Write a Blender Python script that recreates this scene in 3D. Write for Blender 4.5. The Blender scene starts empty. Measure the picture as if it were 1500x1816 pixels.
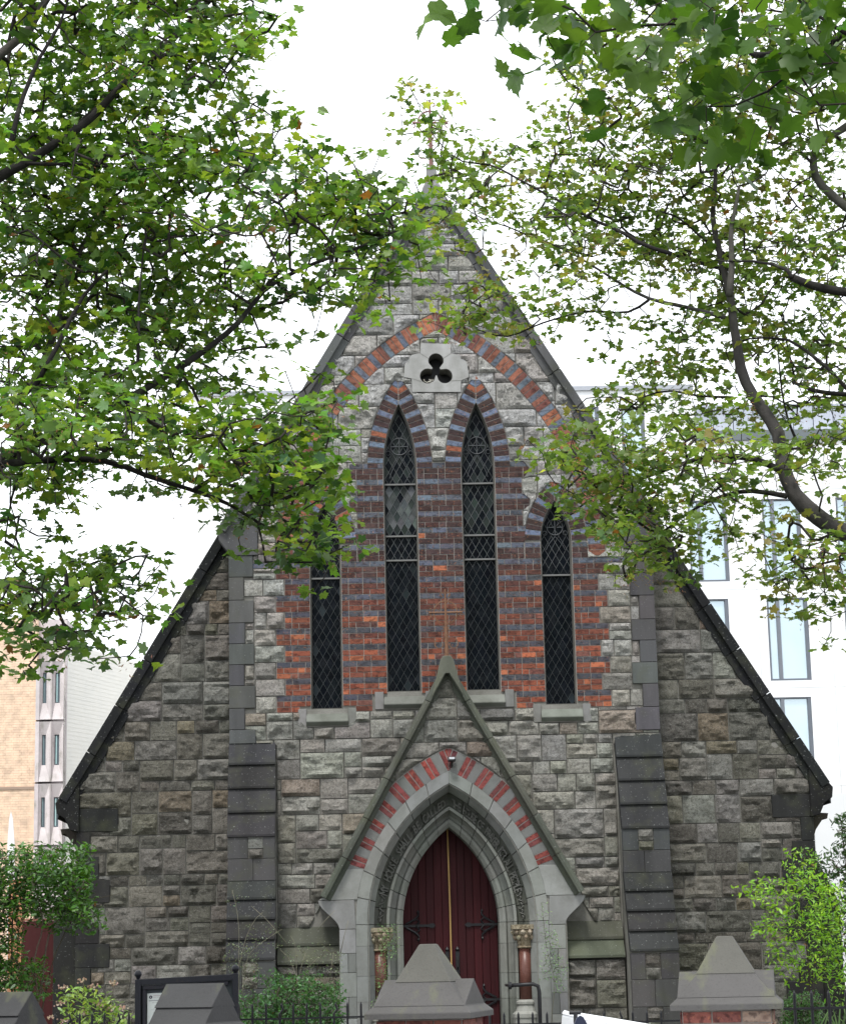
import bpy, bmesh, math, random
import numpy as np
from mathutils import Vector, Matrix, noise
random.seed(7); rng = np.random.default_rng(7)
sc = bpy.context.scene
COL = sc.collection

# ------------------------------------------------------------------ camera
FPX, CAMP = 3800.0, Vector((-1.205, -31.67, 1.6))
_p, _r, _y = .205, .023, .03
FW = Vector((math.sin(_y)*math.cos(_p), math.cos(_y)*math.cos(_p), math.sin(_p)))
_R = FW.cross(Vector((0, 0, 1))).normalized(); _U = _R.cross(FW)
RT = _R*math.cos(_r) - _U*math.sin(_r); UP = _U*math.cos(_r) + _R*math.sin(_r)
cam_d = bpy.data.cameras.new('camera'); cam = bpy.data.objects.new('camera', cam_d); COL.objects.link(cam)
cam_d.sensor_fit = 'VERTICAL'; cam_d.sensor_height = 24; cam_d.lens = FPX/1816*24
cam_d.clip_start = .2; cam_d.clip_end = 2000
M = Matrix((RT, UP, -FW)).transposed().to_4x4(); M.translation = CAMP; cam.matrix_world = M
sc.camera = cam
# ------------------------------------------------------------------ sky, sun, exposure
SUN_EL, SUN_AZ = math.radians(64), math.radians(200)
W = bpy.data.worlds.new('World'); sc.world = W; W.use_nodes = True
nt = W.node_tree; nt.nodes.clear()
o_ = nt.nodes.new('ShaderNodeOutputWorld'); bg = nt.nodes.new('ShaderNodeBackground')
sky = nt.nodes.new('ShaderNodeTexSky'); sky.sky_type = 'NISHITA'; sky.sun_disc = False
sky.sun_elevation = SUN_EL; sky.sun_rotation = SUN_AZ
mx = nt.nodes.new('ShaderNodeMix'); mx.data_type = 'RGBA'; mx.inputs[0].default_value = .92
mx.inputs[7].default_value = (8.7, 8.95, 9.3, 1)      # overcast cloud layer
nt.links.new(sky.outputs[0], mx.inputs[6]); nt.links.new(mx.outputs[2], bg.inputs[0]); nt.links.new(bg.outputs[0], o_.inputs[0])
bg.inputs[1].default_value = .1
sl = bpy.data.lights.new('sun', 'SUN'); sl.energy = 1.5; sl.angle = math.radians(11); sl.color = (1, .97, .92)
so = bpy.data.objects.new('sun', sl); COL.objects.link(so)
sd = Vector((math.sin(SUN_AZ)*math.cos(SUN_EL), math.cos(SUN_AZ)*math.cos(SUN_EL), math.sin(SUN_EL)))
so.rotation_euler = sd.to_track_quat('Z', 'Y').to_euler()
sc.view_settings.view_transform = 'Standard'; sc.view_settings.look = 'None'
sc.view_settings.exposure = 1.2; sc.view_settings.gamma = 1
sc.view_settings.use_curve_mapping = False
sc.render.engine = 'CYCLES'
sc.cycles.max_bounces = 6; sc.cycles.transparent_max_bounces = 6; sc.cycles.use_denoising = True

def ray(px, py): return FW + RT*((px-750)/FPX) + UP*((908-py)/FPX)
def F(px, py, y=0.0):
    "point of the place seen at photo pixel (px,py) that lies in the vertical plane Y=y"
    d = ray(px, py); t = (y-CAMP.y)/d.y
    return CAMP + d*t

# ------------------------------------------------------------------ materials
def N(t, kind, **kw):
    n = t.nodes.new(kind)
    for k, v in kw.items():
        if k == 'inp':
            for a, b in v.items(): n.inputs[a].default_value = b
        else: setattr(n, k, v)
    return n
def mat(name, base=(.5, .5, .5), use_col=True, rough=.85, spec=.3, noises=(), bumps=(), metallic=0., trans=None, speck=None, coat=0):
    """base colour = object 'Col' attribute (or a fixed one) x procedural noise layers; bumps = fine relief"""
    m = bpy.data.materials.new(name); m.use_nodes = True; t = m.node_tree; L = t.links.new
    b = t.nodes['Principled BSDF']; b.inputs['Roughness'].default_value = rough
    b.inputs['Specular IOR Level'].default_value = spec; b.inputs['Metallic'].default_value = metallic
    if coat: b.inputs['Coat Weight'].default_value = coat; b.inputs['Coat Roughness'].default_value = .1
    tc = N(t, 'ShaderNodeNewGeometry')
    pos = tc.outputs['Position']
    if use_col: cur = N(t, 'ShaderNodeAttribute', attribute_name='Col').outputs['Color']
    else: cur = N(t, 'ShaderNodeRGB'); cur.outputs[0].default_value = (*base, 1); cur = cur.outputs[0]
    for (scale, detail, lo, hi, colr, amt, stretch) in noises:
        nz = N(t, 'ShaderNodeTexNoise', inp={'Scale': scale, 'Detail': detail, 'Roughness': .6})
        mp = N(t, 'ShaderNodeMapping'); mp.inputs['Scale'].default_value = stretch
        L(pos, mp.inputs[0]); L(mp.outputs[0], nz.inputs['Vector'])
        rp = N(t, 'ShaderNodeMapRange'); rp.inputs[1].default_value = lo; rp.inputs[2].default_value = hi
        rp.inputs[3].default_value = 0; rp.inputs[4].default_value = amt
        L(nz.outputs[0], rp.inputs[0])
        x = N(t, 'ShaderNodeMix', data_type='RGBA')
        if colr[0] == 'mul':
            x.blend_type = 'MULTIPLY'; x.inputs[7].default_value = (*colr[1], 1)
        else: x.inputs[7].default_value = (*colr[1], 1)
        L(rp.outputs[0], x.inputs[0]); L(cur, x.inputs[6]); cur = x.outputs[2]
    L(cur, b.inputs['Base Color'])
    prev = None
    for (kind, scale, strength, dist) in bumps:
        if kind == 'noise': nz = N(t, 'ShaderNodeTexNoise', inp={'Scale': scale, 'Detail': 6, 'Roughness': .65})
        else: nz = N(t, 'ShaderNodeTexVoronoi', inp={'Scale': scale})
        L(pos, nz.inputs['Vector'])
        bp = N(t, 'ShaderNodeBump', inp={'Strength': strength, 'Distance': dist})
        L(nz.outputs[0], bp.inputs['Height'])
        if prev: L(prev, bp.inputs['Normal'])
        prev = bp.outputs[0]
    if prev: L(prev, b.inputs['Normal'])
    if trans:
        tr = N(t, 'ShaderNodeBsdfTranslucent'); ms = N(t, 'ShaderNodeMixShader', inp={0: trans[0]})
        x = N(t, 'ShaderNodeMix', data_type='RGBA', blend_type='MULTIPLY'); x.inputs[0].default_value = 1
        x.inputs[7].default_value = (*trans[1], 1); L(cur, x.inputs[6]); L(x.outputs[2], tr.inputs[0])
        L(b.outputs[0], ms.inputs[1]); L(tr.outputs[0], ms.inputs[2]); L(ms.outputs[0], t.nodes['Material Output'].inputs[0])
    return m
S1 = (1, 1, 1)
M_ST = mat('rock_faced_granite', noises=[(2.2, 4, .35, .65, ('mul', (.66, .66, .64)), .5, S1), (9, 5, .45, .7, ('mul', (.6, .59, .55)), .5, S1),
        (30, 5, .48, .62, ('mul', (.42, .41, .39)), .6, S1), (85, 3, .53, .62, ('mul', (.28, .27, .26)), .75, S1), (60, 3, .58, .68, ('mix', (.62, .61, .58)), .55, S1)],  # dark granite specks, plus shade of surface pockets put into the mottling
        spec=.12, bumps=[('noise', 16, 1.0, .20), ('noise', 40, 1.0, .13), ('noise', 110, 1.0, .04)])
M_ASH = mat('dressed_limestone', rough=.8, noises=[(1.3, 5, .35, .7, ('mul', (.55, .56, .52)), .7, (1.6, 1, .45)), (6, 6, .45, .75, ('mul', (.6, .6, .56)), .6, S1), (70, 3, .6, .7, ('mul', (.6, .6, .6)), .4, S1)],
        bumps=[('noise', 30, .25, .006), ('noise', 120, .3, .003)])
M_SLAB = mat('sooty_limestone', rough=.85, spec=.12, noises=[(1.5, 5, .4, .7, ('mul', (.55, .56, .55)), .8, (2, 1, .4)), (3.2, 4, .5, .75, ('mix', (.07, .075, .04)), .35, S1), (44, 1.5, .68, .72, ('mix', (.30, .31, .30)), .45, S1)],
        bumps=[('noise', 25, .3, .008), ('noise', 120, .3, .003)])
M_BR = mat('brick', rough=.8, noises=[(7, 4, .5, .62, ('mul', (.42, .34, .34)), .75, (1, 1, 1.8)), (26, 5, .53, .62, ('mul', (.3, .28, .3)), .75, S1), (40, 4, .6, .68, ('mix', (.42, .16, .07)), .45, S1)],
        bumps=[('noise', 60, .5, .006), ('noise', 20, .3, .008)])
M_MOR = mat('lime_mortar', base=(.21, .205, .185), use_col=False, noises=[(3, 5, .35, .7, ('mul', (.5, .5, .47)), .8, S1), (45, 3, .5, .7, ('mul', (.6, .6, .6)), .5, S1)], bumps=[('noise', 50, .7, .012)])
M_JNT = mat('brick_joint_mortar', rough=.9, noises=[(5, 4, .4, .7, ('mul', (.6, .6, .6)), .7, S1)])
M_ROOF = mat('roof_slate', base=(.045, .047, .052), use_col=False, bumps=[('noise', 12, .4, .01)])
M_DOOR = mat('door_red_paint', rough=.6, spec=.2, noises=[(9, 5, .45, .7, ('mul', (.5, .45, .45)), .6, (3, 1, .12))], bumps=[('noise', 40, .15, .002)])
M_IRON = mat('black_iron', rough=.45, spec=.28, noises=[(30, 3, .55, .7, ('mix', (.03, .025, .022)), .4, S1)], bumps=[('noise', 60, .25, .002)])
M_RUST = mat('rusty_iron', rough=.85, noises=[(25, 4, .45, .65, ('mul', (.45, .4, .4)), .6, S1)])
M_GLS = mat('leaded_glass', rough=.18, spec=.03, noises=[(7, 4, .45, .7, ('mix', (.02, .023, .026)), .5, S1)], bumps=[('noise', 14, .35, .01)])
M_LEAD = mat('lead', rough=.55, noises=[])
M_GRAN = mat('polished_red_granite', rough=.35, noises=[(120, 2, .5, .6, ('mul', (.35, .3, .3)), .7, S1)])
M_GILT = mat('carved_capital_stone', rough=.8, noises=[(18, 4, .45, .62, ('mul', (.35, .3, .22)), .8, S1)], bumps=[('noise', 30, .9, .03)])
M_CAP = mat('pier_cap_stone', rough=.85, noises=[(1.8, 5, .4, .7, ('mul', (.6, .6, .58)), .6, S1), (4, 4, .55, .75, ('mix', (.14, .15, .07)), .5, (1.5, 1, .6)), (70, 3, .55, .7, ('mul', (.65, .65, .65)), .5, S1)], bumps=[('noise', 40, .35, .008), ('noise', 6, .2, .02)])
M_WHT = mat('white_cladding', rough=.6, noises=[(1.0, 2, .4, .7, ('mul', (.93, .94, .95)), .6, S1)])
M_PLAIN = mat('painted_surface', rough=.5, noises=[(3, 3, .4, .7, ('mul', (.85, .85, .85)), .5, S1)])
M_WIN = mat('office_glass', rough=.04, spec=1.0, metallic=.55, noises=[(.35, 2, .4, .65, ('mul', (.8, .86, .9)), .6, S1)])
M_BARK = mat('bark', rough=.9, noises=[(12, 5, .4, .7, ('mul', (.5, .5, .48)), .8, (1, 1, .5)), (6, 3, .55, .7, ('mix', (.10, .11, .07)), .4, S1)], bumps=[('noise', 40, .6, .012)])
def leafmat(n, tr): return mat(n, rough=.42, spec=.45, noises=[(6, 3, .4, .7, ('mul', (.75, .8, .7)), .6, S1)], trans=tr)
M_LEAF = leafmat('maple_leaf', (.5, (1.35, 1.3, .6)))
M_SHL = leafmat('shrub_leaf', (.4, (1.2, 1.2, .6)))
M_GND = mat('ground_soil', base=(.07, .065, .05), use_col=False, noises=[(2, 5, .4, .6, ('mix', (.05, .07, .03)), .7, S1)], bumps=[('noise', 10, .6, .04)])
M_ASPH = mat('asphalt', base=(.055, .055, .057), use_col=False, noises=[(60, 3, .5, .7, ('mul', (.6, .6, .6)), .6, S1)], bumps=[('noise', 90, .5, .006)])
M_PAV = mat('pavement_concrete', rough=.9, noises=[(3, 4, .4, .7, ('mul', (.7, .7, .68)), .7, S1)], bumps=[('noise', 60, .3, .004)])

# ------------------------------------------------------------------ object helpers
def tag(o, label=None, cat=None, group=None, kind=None):
    if label: o['label'] = label
    if cat: o['category'] = cat
    if group: o['group'] = group
    if kind: o['kind'] = kind
    return o
def empty(name, loc, label, cat, group=None):
    o = bpy.data.objects.new(name, None); o.location = loc; COL.objects.link(o); o.empty_display_size = .2
    return tag(o, label, cat, group)
def link(o, parent):
    COL.objects.link(o)
    if parent is not None:
        o.parent = parent; o.matrix_parent_inverse = Matrix.Translation(-wloc(parent))
def wloc(o):
    'parts are built in world coordinates, so only the top-level empty carries an offset'
    return Vector(o.location)
class MB:
    def __init__(s): s.v = []; s.f = []; s.c = []
    def add(s, vs, fs, c):
        b = len(s.v); s.v += [tuple(p) for p in vs]; s.f += [tuple(i+b for i in f) for f in fs]; s.c += [c]*len(fs)
    def box(s, x0, x1, y0, y1, z0, z1, c):
        s.add([(x0, y0, z0), (x1, y0, z0), (x1, y1, z0), (x0, y1, z0), (x0, y0, z1), (x1, y0, z1), (x1, y1, z1), (x0, y1, z1)],
              [(0, 3, 2, 1), (4, 5, 6, 7), (0, 1, 5, 4), (1, 2, 6, 5), (2, 3, 7, 6), (3, 0, 4, 7)], c)
    def prism(s, poly, y0, y1, c):
        "polygon in XZ (counter-clockwise seen from the front), front y0 to back y1"
        n = len(poly); a = sum(poly[i][0]*poly[(i+1) % n][1]-poly[(i+1) % n][0]*poly[i][1] for i in range(n))
        if a < 0: poly = poly[::-1]
        vs = [(x, y0, z) for x, z in poly]+[(x, y1, z) for x, z in poly]
        fs = [tuple(range(n)), tuple(range(2*n-1, n-1, -1))]+[(i, i+n, (i+1) % n+n, (i+1) % n) for i in range(n)]
        s.add(vs, fs, c)
    def prismx(s, prof, x0, x1, c):
        "profile in YZ swept along X"
        n = len(prof)
        vs = [(x0, y, z) for y, z in prof]+[(x1, y, z) for y, z in prof]
        s.add(vs, [tuple(range(n)), tuple(range(2*n-1, n-1, -1))]+[(i, i+n, (i+1) % n+n, (i+1) % n) for i in range(n)], c)
    def tube(s, pts, rad, c, n=6, caps=True):
        pts = [Vector(p) for p in pts]; k = len(pts)
        if not hasattr(rad, '__len__'): rad = [rad]*k
        rings = []; up = None
        for i, p in enumerate(pts):
            d = (pts[min(i+1, k-1)]-pts[max(i-1, 0)])
            d = d.normalized() if d.length > 1e-9 else Vector((0, 0, 1))
            if up is None: up = d.orthogonal().normalized()
            up = (up-d*up.dot(d)); up = up.normalized() if up.length > 1e-6 else d.orthogonal().normalized()
            w = d.cross(up)
            rings.append([p+(up*math.cos(2*math.pi*j/n)+w*math.sin(2*math.pi*j/n))*rad[i] for j in range(n)])
        vs = [q for r in rings for q in r]; fs = []
        for i in range(k-1):
            for j in range(n): fs.append((i*n+j, i*n+(j+1) % n, (i+1)*n+(j+1) % n, (i+1)*n+j))
        if caps: fs += [tuple(range(n-1, -1, -1)), tuple(range((k-1)*n, k*n))]
        s.add(vs, fs, c)
    def lathe(s, cx, cy, prof, c, n=16):
        k = len(prof)
        vs = [(cx+r*math.cos(2*math.pi*j/n), cy+r*math.sin(2*math.pi*j/n), z) for r, z in prof for j in range(n)]
        fs = [(i*n+j, i*n+(j+1) % n, (i+1)*n+(j+1) % n, (i+1)*n+j) for i in range(k-1) for j in range(n)]
        fs += [tuple(range(n-1, -1, -1)), tuple(range((k-1)*n, k*n))]
        s.add(vs, fs, c)
    def build(s, name, m, parent=None, kind=None, smooth=False, bevel=0, label=None, recalc=True):
        me = bpy.data.meshes.new(name); me.from_pydata(s.v, [], s.f)
        ca = me.color_attributes.new('Col', 'FLOAT_COLOR', 'CORNER')
        ln = np.array([len(f) for f in s.f]); arr = np.repeat(np.array([(*c, 1) for c in s.c], dtype=np.float32), ln, axis=0)
        ca.data.foreach_set('color', arr.ravel())
        if recalc:
            bm = bmesh.new(); bm.from_mesh(me); bmesh.ops.recalc_face_normals(bm, faces=bm.faces)
            if bevel:
                bmesh.ops.bevel(bm, geom=[e for e in bm.edges if e.calc_face_angle(0) > .5], offset=bevel, segments=1, affect='EDGES')
            bm.to_mesh(me); bm.free()
        if smooth: me.shade_smooth()
        me.materials.append(m)
        o = bpy.data.objects.new(name, me); link(o, parent)
        if kind: o['kind'] = kind
        if label: o['label'] = label
        return o
def jit(c, a=.12):
    k = 1+random.uniform(-a, a); return tuple(max(0.003, min(.95, x*k*(1+random.uniform(-a, a)*.25))) for x in c)
def lerp(a, b, t): return a+(b-a)*t
def mixc(a, b, t): return tuple(lerp(x, y, t) for x, y in zip(a, b))

# ------------------------------------------------------------------ ground
g = MB(); g.box(-300, 300, -14.6, 400, -1, 0, (.1, .1, .1)); tag(g.build('ground', M_GND), kind='structure')
g = MB(); g.box(-300, 300, -400, -22.5, -1, -.14, (.1, .1, .1)); tag(g.build('road', M_ASPH), kind='structure')
g = MB(); g.box(-300, 300, -22.5, -14.6, -1, -.02, (.1, .1, .1)); pav = tag(g.build('pavement', M_PAV), kind='structure')
g = MB(); g.box(-300, 300, -22.66, -22.505, -.9, -.015, (.3, .3, .3)); tag(g.build('kerb', M_PAV), kind='structure')
g = MB(); g.box(-.9, .9, -14.59, -1.6, -.5, .012, (.16, .155, .15)); tag(g.build('path', M_PAV), kind='structure')

# ================================================================== CHURCH
church = empty('church', (0, 0, 0), 'grey stone gabled church with striped brick lancet windows and dark red door', 'church')
APZ, SL = 13.47, 1.66                                     # gable apex, rake slope
NW = 3.168                                                # half width of the nave front
YA = .34                                                  # the aisle walls stand back from the nave front
def arc_half(R, c, dz): return math.sqrt(max(0, R*R-dz*dz))-c
class Arch:
    def __init__(s, cx, w, zs, rise): s.cx, s.w, s.zs = cx, w, zs; s.c = (rise*rise-w*w)/(2*w); s.R = w+s.c; s.rise = rise
    def pt(s, side, t, e):
        "point at fraction t (0 spring, 1 apex) on the line e outside the opening"
        R = s.R+e; a = t*math.acos(max(-1, min(1, s.c/R)))
        return (s.cx+side*(R*math.cos(a)-s.c), s.zs+R*math.sin(a))
    def outline(s, zb, e=0, n=10, cyc=True):
        L = [s.pt(-1, i/n, e) for i in range(n+1)]; Rr = [s.pt(1, i/n, e) for i in range(n-1, -1, -1)]
        return [(s.cx-s.w-e, zb)]+L+Rr+[(s.cx+s.w+e, zb)]
    def sd(s, x, z, e, zb):
        "negative inside the pointed outline e outside the opening, above zb"
        R = s.R+e; d1 = np.hypot(x-(s.cx+s.c), z-s.zs)-R; d2 = np.hypot(x-(s.cx-s.c), z-s.zs)-R
        up = np.maximum(d1, d2); lo = np.abs(x-s.cx)-(s.w+e)
        return np.maximum(np.where(z > s.zs, up, lo), zb-z)
W2, W3 = Arch(-.59, .255, 8.87, 1.01), Arch(.59, .255, 8.87, 1.01)
W1, W4 = Arch(-1.737, .233, 7.72, .61), Arch(1.737, .233, 7.72, .61)
BIG = Arch(0, 2.22, 7.47, 3.56)
DOOR = Arch(.02, .70, 2.08, 1.385)
ZB_IN, ZB_OUT = 5.47, 5.235
HB = .0835; Z0 = 8.905
def rowz(r): return Z0-r*HB
# ---- trefoil block outline and lobes, in facade coordinates
def fxz(px, py, y=0): p = F(px, py, y); return (p.x, p.z)
tb = [fxz(700+x/3.75, 400+y/3.75) for x, y in [(172, 788), (370, 790), (373, 855), (430, 865), (480, 920), (492, 1012), (440, 1035), (437, 1111), (115, 1111), (112, 1022), (60, 1012), (65, 930), (110, 865), (168, 855)]]
tc_ = [(fxz(772.8, 641), .118), (fxz(758.3, 668), .12), (fxz(788.5, 668), .117)]
def trefoil():
    cx = sum(c[0][0] for c in tc_)/3; cz = sum(c[0][1] for c in tc_)/3; pts = []
    for i in range(60):
        a = 2*math.pi*i/60; d = (math.cos(a), math.sin(a)); best = .072
        for (c, r) in tc_:
            ox, oz = cx-c[0], cz-c[1]; b = ox*d[0]+oz*d[1]; q = b*b-(ox*ox+oz*oz-r*r)
            if q > 0: best = max(best, -b+math.sqrt(q))
        pts.append((cx+d[0]*best, cz+d[1]*best))
    return pts
TRE = trefoil()
def plate(name, outer, holes, y0, y1, m, parent, color=(.3, .3, .3)):
    "flat plate with holes: an extruded 2D curve turned into a mesh"
    cu = bpy.data.curves.new('tmp', 'CURVE'); cu.dimensions = '2D'; cu.fill_mode = 'BOTH'; cu.extrude = (y1-y0)/2
    for poly in [outer]+holes:
        sp = cu.splines.new('POLY'); sp.points.add(len(poly)-1); sp.use_cyclic_u = True
        for i, (x, z) in enumerate(poly): sp.points[i].co = (x, z, 0, 1)
    to = bpy.data.objects.new('tmp', cu); COL.objects.link(to); dg = bpy.context.evaluated_depsgraph_get()
    me = bpy.data.meshes.new_from_object(to.evaluated_get(dg)); bpy.data.objects.remove(to)
    me.transform(Matrix(((1, 0, 0, 0), (0, 0, -1, (y0+y1)/2), (0, 1, 0, 0), (0, 0, 0, 1))))
    ca = me.color_attributes.new('Col', 'FLOAT_COLOR', 'CORNER')
    ca.data.foreach_set('color', np.tile(np.array([*color, 1], dtype=np.float32), len(me.loops)))
    me.materials.clear(); me.materials.append(m); me.name = name
    o = bpy.data.objects.new(name, me); link(o, parent); return o
# ---- core walls
nave_out = [(-NW, -.3), (NW, -.3), (NW, APZ-.12-SL*NW), (0, APZ-.12), (-NW, APZ-.12-SL*NW)]
plate('nave_wall', nave_out, [W1.outline(ZB_OUT), W2.outline(ZB_IN), W3.outline(ZB_IN), W4.outline(ZB_OUT), TRE, DOOR.outline(-.05, .25)], 0, .55, M_MOR, church)
AW = 5.44
def rakez(x): return APZ-SL*abs(x)
for s in (-1, 1):
    poly = [(s*(NW-.05), -.3), (s*AW, -.3), (s*AW, 4.2), (s*(NW-.05), rakez(NW-.05)-.15)]
    b = MB(); b.prism(poly, YA, YA+.5, (.3, .3, .3)); b.build('aisle_wall', M_MOR, church)
    b = MB(); b.box(min(s*AW, s*(AW-.4)), max(s*AW, s*(AW-.4)), YA+.5, 24, -.3, 4.2, (.22, .21, .2)); b.build('side_wall', M_ASH, church)
b = MB()
b.add([(-5.75, .4, rakez(5.75)), (0, .4, APZ-.06), (5.75, .4, rakez(5.75)), (-5.75, 24, rakez(5.75)), (0, 24, APZ-.06), (5.75, 24, rakez(5.75)),
       (-5.75, .4, rakez(5.75)-.2), (0, .4, APZ-.3), (5.75, .4, rakez(5.75)-.2), (-5.75, 24, rakez(5.75)-.2), (0, 24, APZ-.3), (5.75, 24, rakez(5.75)-.2)],
      [(0, 1, 4, 3), (1, 2, 5, 4), (6, 9, 10, 7), (7, 10, 11, 8), (0, 6, 7, 1), (1, 7, 8, 2), (0, 3, 9, 6), (2, 8, 11, 5), (3, 4, 10, 9), (4, 5, 11, 10)], (.05, .05, .055))
b.build('roof', M_ROOF, church)
b = MB(); b.prism([(-5.4, -.3), (5.4, -.3), (5.4, 4.2), (0, 13), (-5.4, 4.2)], 23.5, 24, (.2, .2, .2)); b.build('rear_wall', M_ASH, church)
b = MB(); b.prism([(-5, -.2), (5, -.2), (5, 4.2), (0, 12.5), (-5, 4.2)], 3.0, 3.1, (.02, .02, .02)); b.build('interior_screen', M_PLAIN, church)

# ---- forbidden regions for the rubble walling (negative = something else stands there)
def rect_sd(x, z, x0, x1, z0, z1):
    return np.maximum(np.maximum(x0-x, x-x1), np.maximum(z0-z, z-z1))
def tooth(r):                                  # half width of the brick field at course r
    k = r//3
    if r < 18: return 1.36 if k % 2 == 0 and r > 0 or r == 0 else (1.25 if k % 2 else 1.36)
    return 2.48 if k % 2 == 0 else 2.35
FIELD = []
for k in range(0, 15):
    zt, zb = rowz(3*k)+HB/2, rowz(3*k+2)-HB/2
    FIELD.append((-tooth(3*k), tooth(3*k), zb, zt))
BLUEX = (-2.86, 2.86, rowz(18)-HB/2, rowz(18)+HB/2)
QUO = {}                                       # quoins of the nave corners
for s in (-1, 1):
    z = 7.56; k = 0; QUO[s] = [(.42, 7.56, 8.02)]
    while z > 4.85:
        h = random.uniform(.31, .37); w = (.36 if (k % 2 == (0 if s < 0 else 1)) else .225)+random.uniform(-.015, .02)
        QUO[s].append((w, max(z-h, 4.74), z)); z -= h; k += 1
PX0 = -.40                                     # plane of the porch gable
PORCH_AP, PORCH_S = 5.85, 1.79
SILLS = [(-1.06, -.13, ZB_IN-.26, ZB_IN), (.13, 1.06, ZB_IN-.26, ZB_IN), (-2.14, -1.32, ZB_OUT-.27, ZB_OUT), (1.32, 2.14, ZB_OUT-.27, ZB_OUT)]
TZ0, TZ1 = rowz(44)-HB/2, rowz(18)+HB/2
def nave_sd(x, z):
    a = (APZ-.16-SL*np.abs(x)-z)/1.94          # below the coping
    a = np.minimum(a, NW-.004-np.abs(x))
    fb = [np.maximum(np.maximum(BIG.sd(x, z, .26, BIG.zs), -BIG.sd(x, z, 0, -99)), BIG.zs-z)]
    fb += [W2.sd(x, z, .24, 8.87), W3.sd(x, z, .24, 8.87), W1.sd(x, z, .24, 7.4), W4.sd(x, z, .24, 7.4)]
    fb += [rect_sd(x, z, *r) for r in FIELD]+[rect_sd(x, z, *r) for r in SILLS]+[rect_sd(x, z, *BLUEX)]
    for s in (-1, 1):
        fb.append(rect_sd(x, z, *sorted((s*2.30, s*(NW+.1))), TZ0, TZ1))
        for w, z0, z1 in QUO[s]:
            fb.append(rect_sd(x, z, *sorted((s*(NW-w), s*(NW+.1))), z0, z1))
        fb.append(rect_sd(x, z, *sorted((s*2.49, s*3.3)), -1, 4.74))
        fb.append(rect_sd(x, z, *sorted((s*.5, s*2.55)), -1, 2.06))          # plinth
    tx = [p[0] for p in tb]; tz = [p[1] for p in tb]; cx = (min(tx)+max(tx))/2
    zt, zb = max(tz), min(tz)
    fb += [rect_sd(x, z, tb[8][0], tb[7][0], zb, zt-.3), rect_sd(x, z, tb[10][0], tb[5][0], tb[5][1], tb[4][1]+.05), rect_sd(x, z, tb[0][0], tb[1][0], zb, zt), rect_sd(x, z, tb[12][0], tb[3][0], tb[5][1], tb[3][1]-.01)]
    fb.append(np.maximum((z-(PORCH_AP-PORCH_S*np.abs(x-.03)))/2.06+.04, 2-z))  # hidden behind the porch gable
    fb.append(rect_sd(x, z, -1.5, 1.5, -2, 2.6))
    for f in fb: a = np.minimum(a, f)
    return a
STONES = []     # (area, MB)
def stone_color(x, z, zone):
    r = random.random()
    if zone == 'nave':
        t = max(0, min(1, (z-4.0)/6.0)); base = mixc((.66, .64, .575), (.95, .935, .90), t)  # paler granite up the gable; part of its light is put into the colour
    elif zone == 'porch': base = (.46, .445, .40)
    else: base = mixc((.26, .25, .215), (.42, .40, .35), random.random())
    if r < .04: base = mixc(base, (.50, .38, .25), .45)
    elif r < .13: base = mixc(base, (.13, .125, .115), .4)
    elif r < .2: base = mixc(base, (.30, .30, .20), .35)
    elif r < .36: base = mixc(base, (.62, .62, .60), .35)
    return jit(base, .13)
def rubble(x0, x1, z0, z1, sdf, y0, zone, ux=.125, uz=.103):
    def runs(a, b_, lo, hi, avoid=()):
        "cut the run a..b_ into random lengths, keeping clear of the joints below"
        c = [a]
        while b_-c[-1] > hi:
            for _ in range(8):
                w = random.uniform(lo, hi)
                if all(abs(c[-1]+w-v) > .07 for v in avoid): break
            c.append(c[-1]+w)
        if b_-c[-1] < lo*.7 and len(c) > 1: c.pop()
        if b_-c[-1] > hi*.8 and random.random() < .6: c.append((c[-1]+b_)/2)
        return c+[b_]
    prev = []; zz = z0
    while zz < z1-.02:
        H = random.choice((.46, .52, .58, .64, .70))*uz/.103
        if z1-zz-H < .2: H = z1-zz
        ch = runs(x0, x1, .65, 1.55, prev); prev = list(ch)
        for a, b_ in zip(ch, ch[1:]):
            r = random.random(); nr = 2 if r < .62 else (3 if r < .82 else 1)
            if H < .5 and nr == 3: nr = 2
            if nr == 1: hs = [H]
            elif nr == 2: f = random.choice((.33, .42, .5, .58, .66)); hs = [H*f, H*(1-f)]
            else: f = [random.uniform(.7, 1.4) for _ in range(3)]; hs = [H*q/sum(f) for q in f]
            z = zz; pj = []
            for h in hs:
                k = (.26, .50) if h < .2 else ((.28, .68) if h < .34 else (.30, .80))
                c = runs(a, b_, *k, pj); pj = c[1:-1]
                if nr == 1: c = runs(a, b_, .34, .62)
                for p, q in zip(c, c[1:]):
                    if h > .46 or (h > .3 and q-p < .34 and random.random() < .5):
                        m_ = z+h*random.uniform(.38, .62); stone(p, q, z, m_, sdf, y0, zone); stone(p, q, m_, z+h, sdf, y0, zone)
                    else: stone(p, q, z, z+h, sdf, y0, zone)
                z += h
        zz += H
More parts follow.
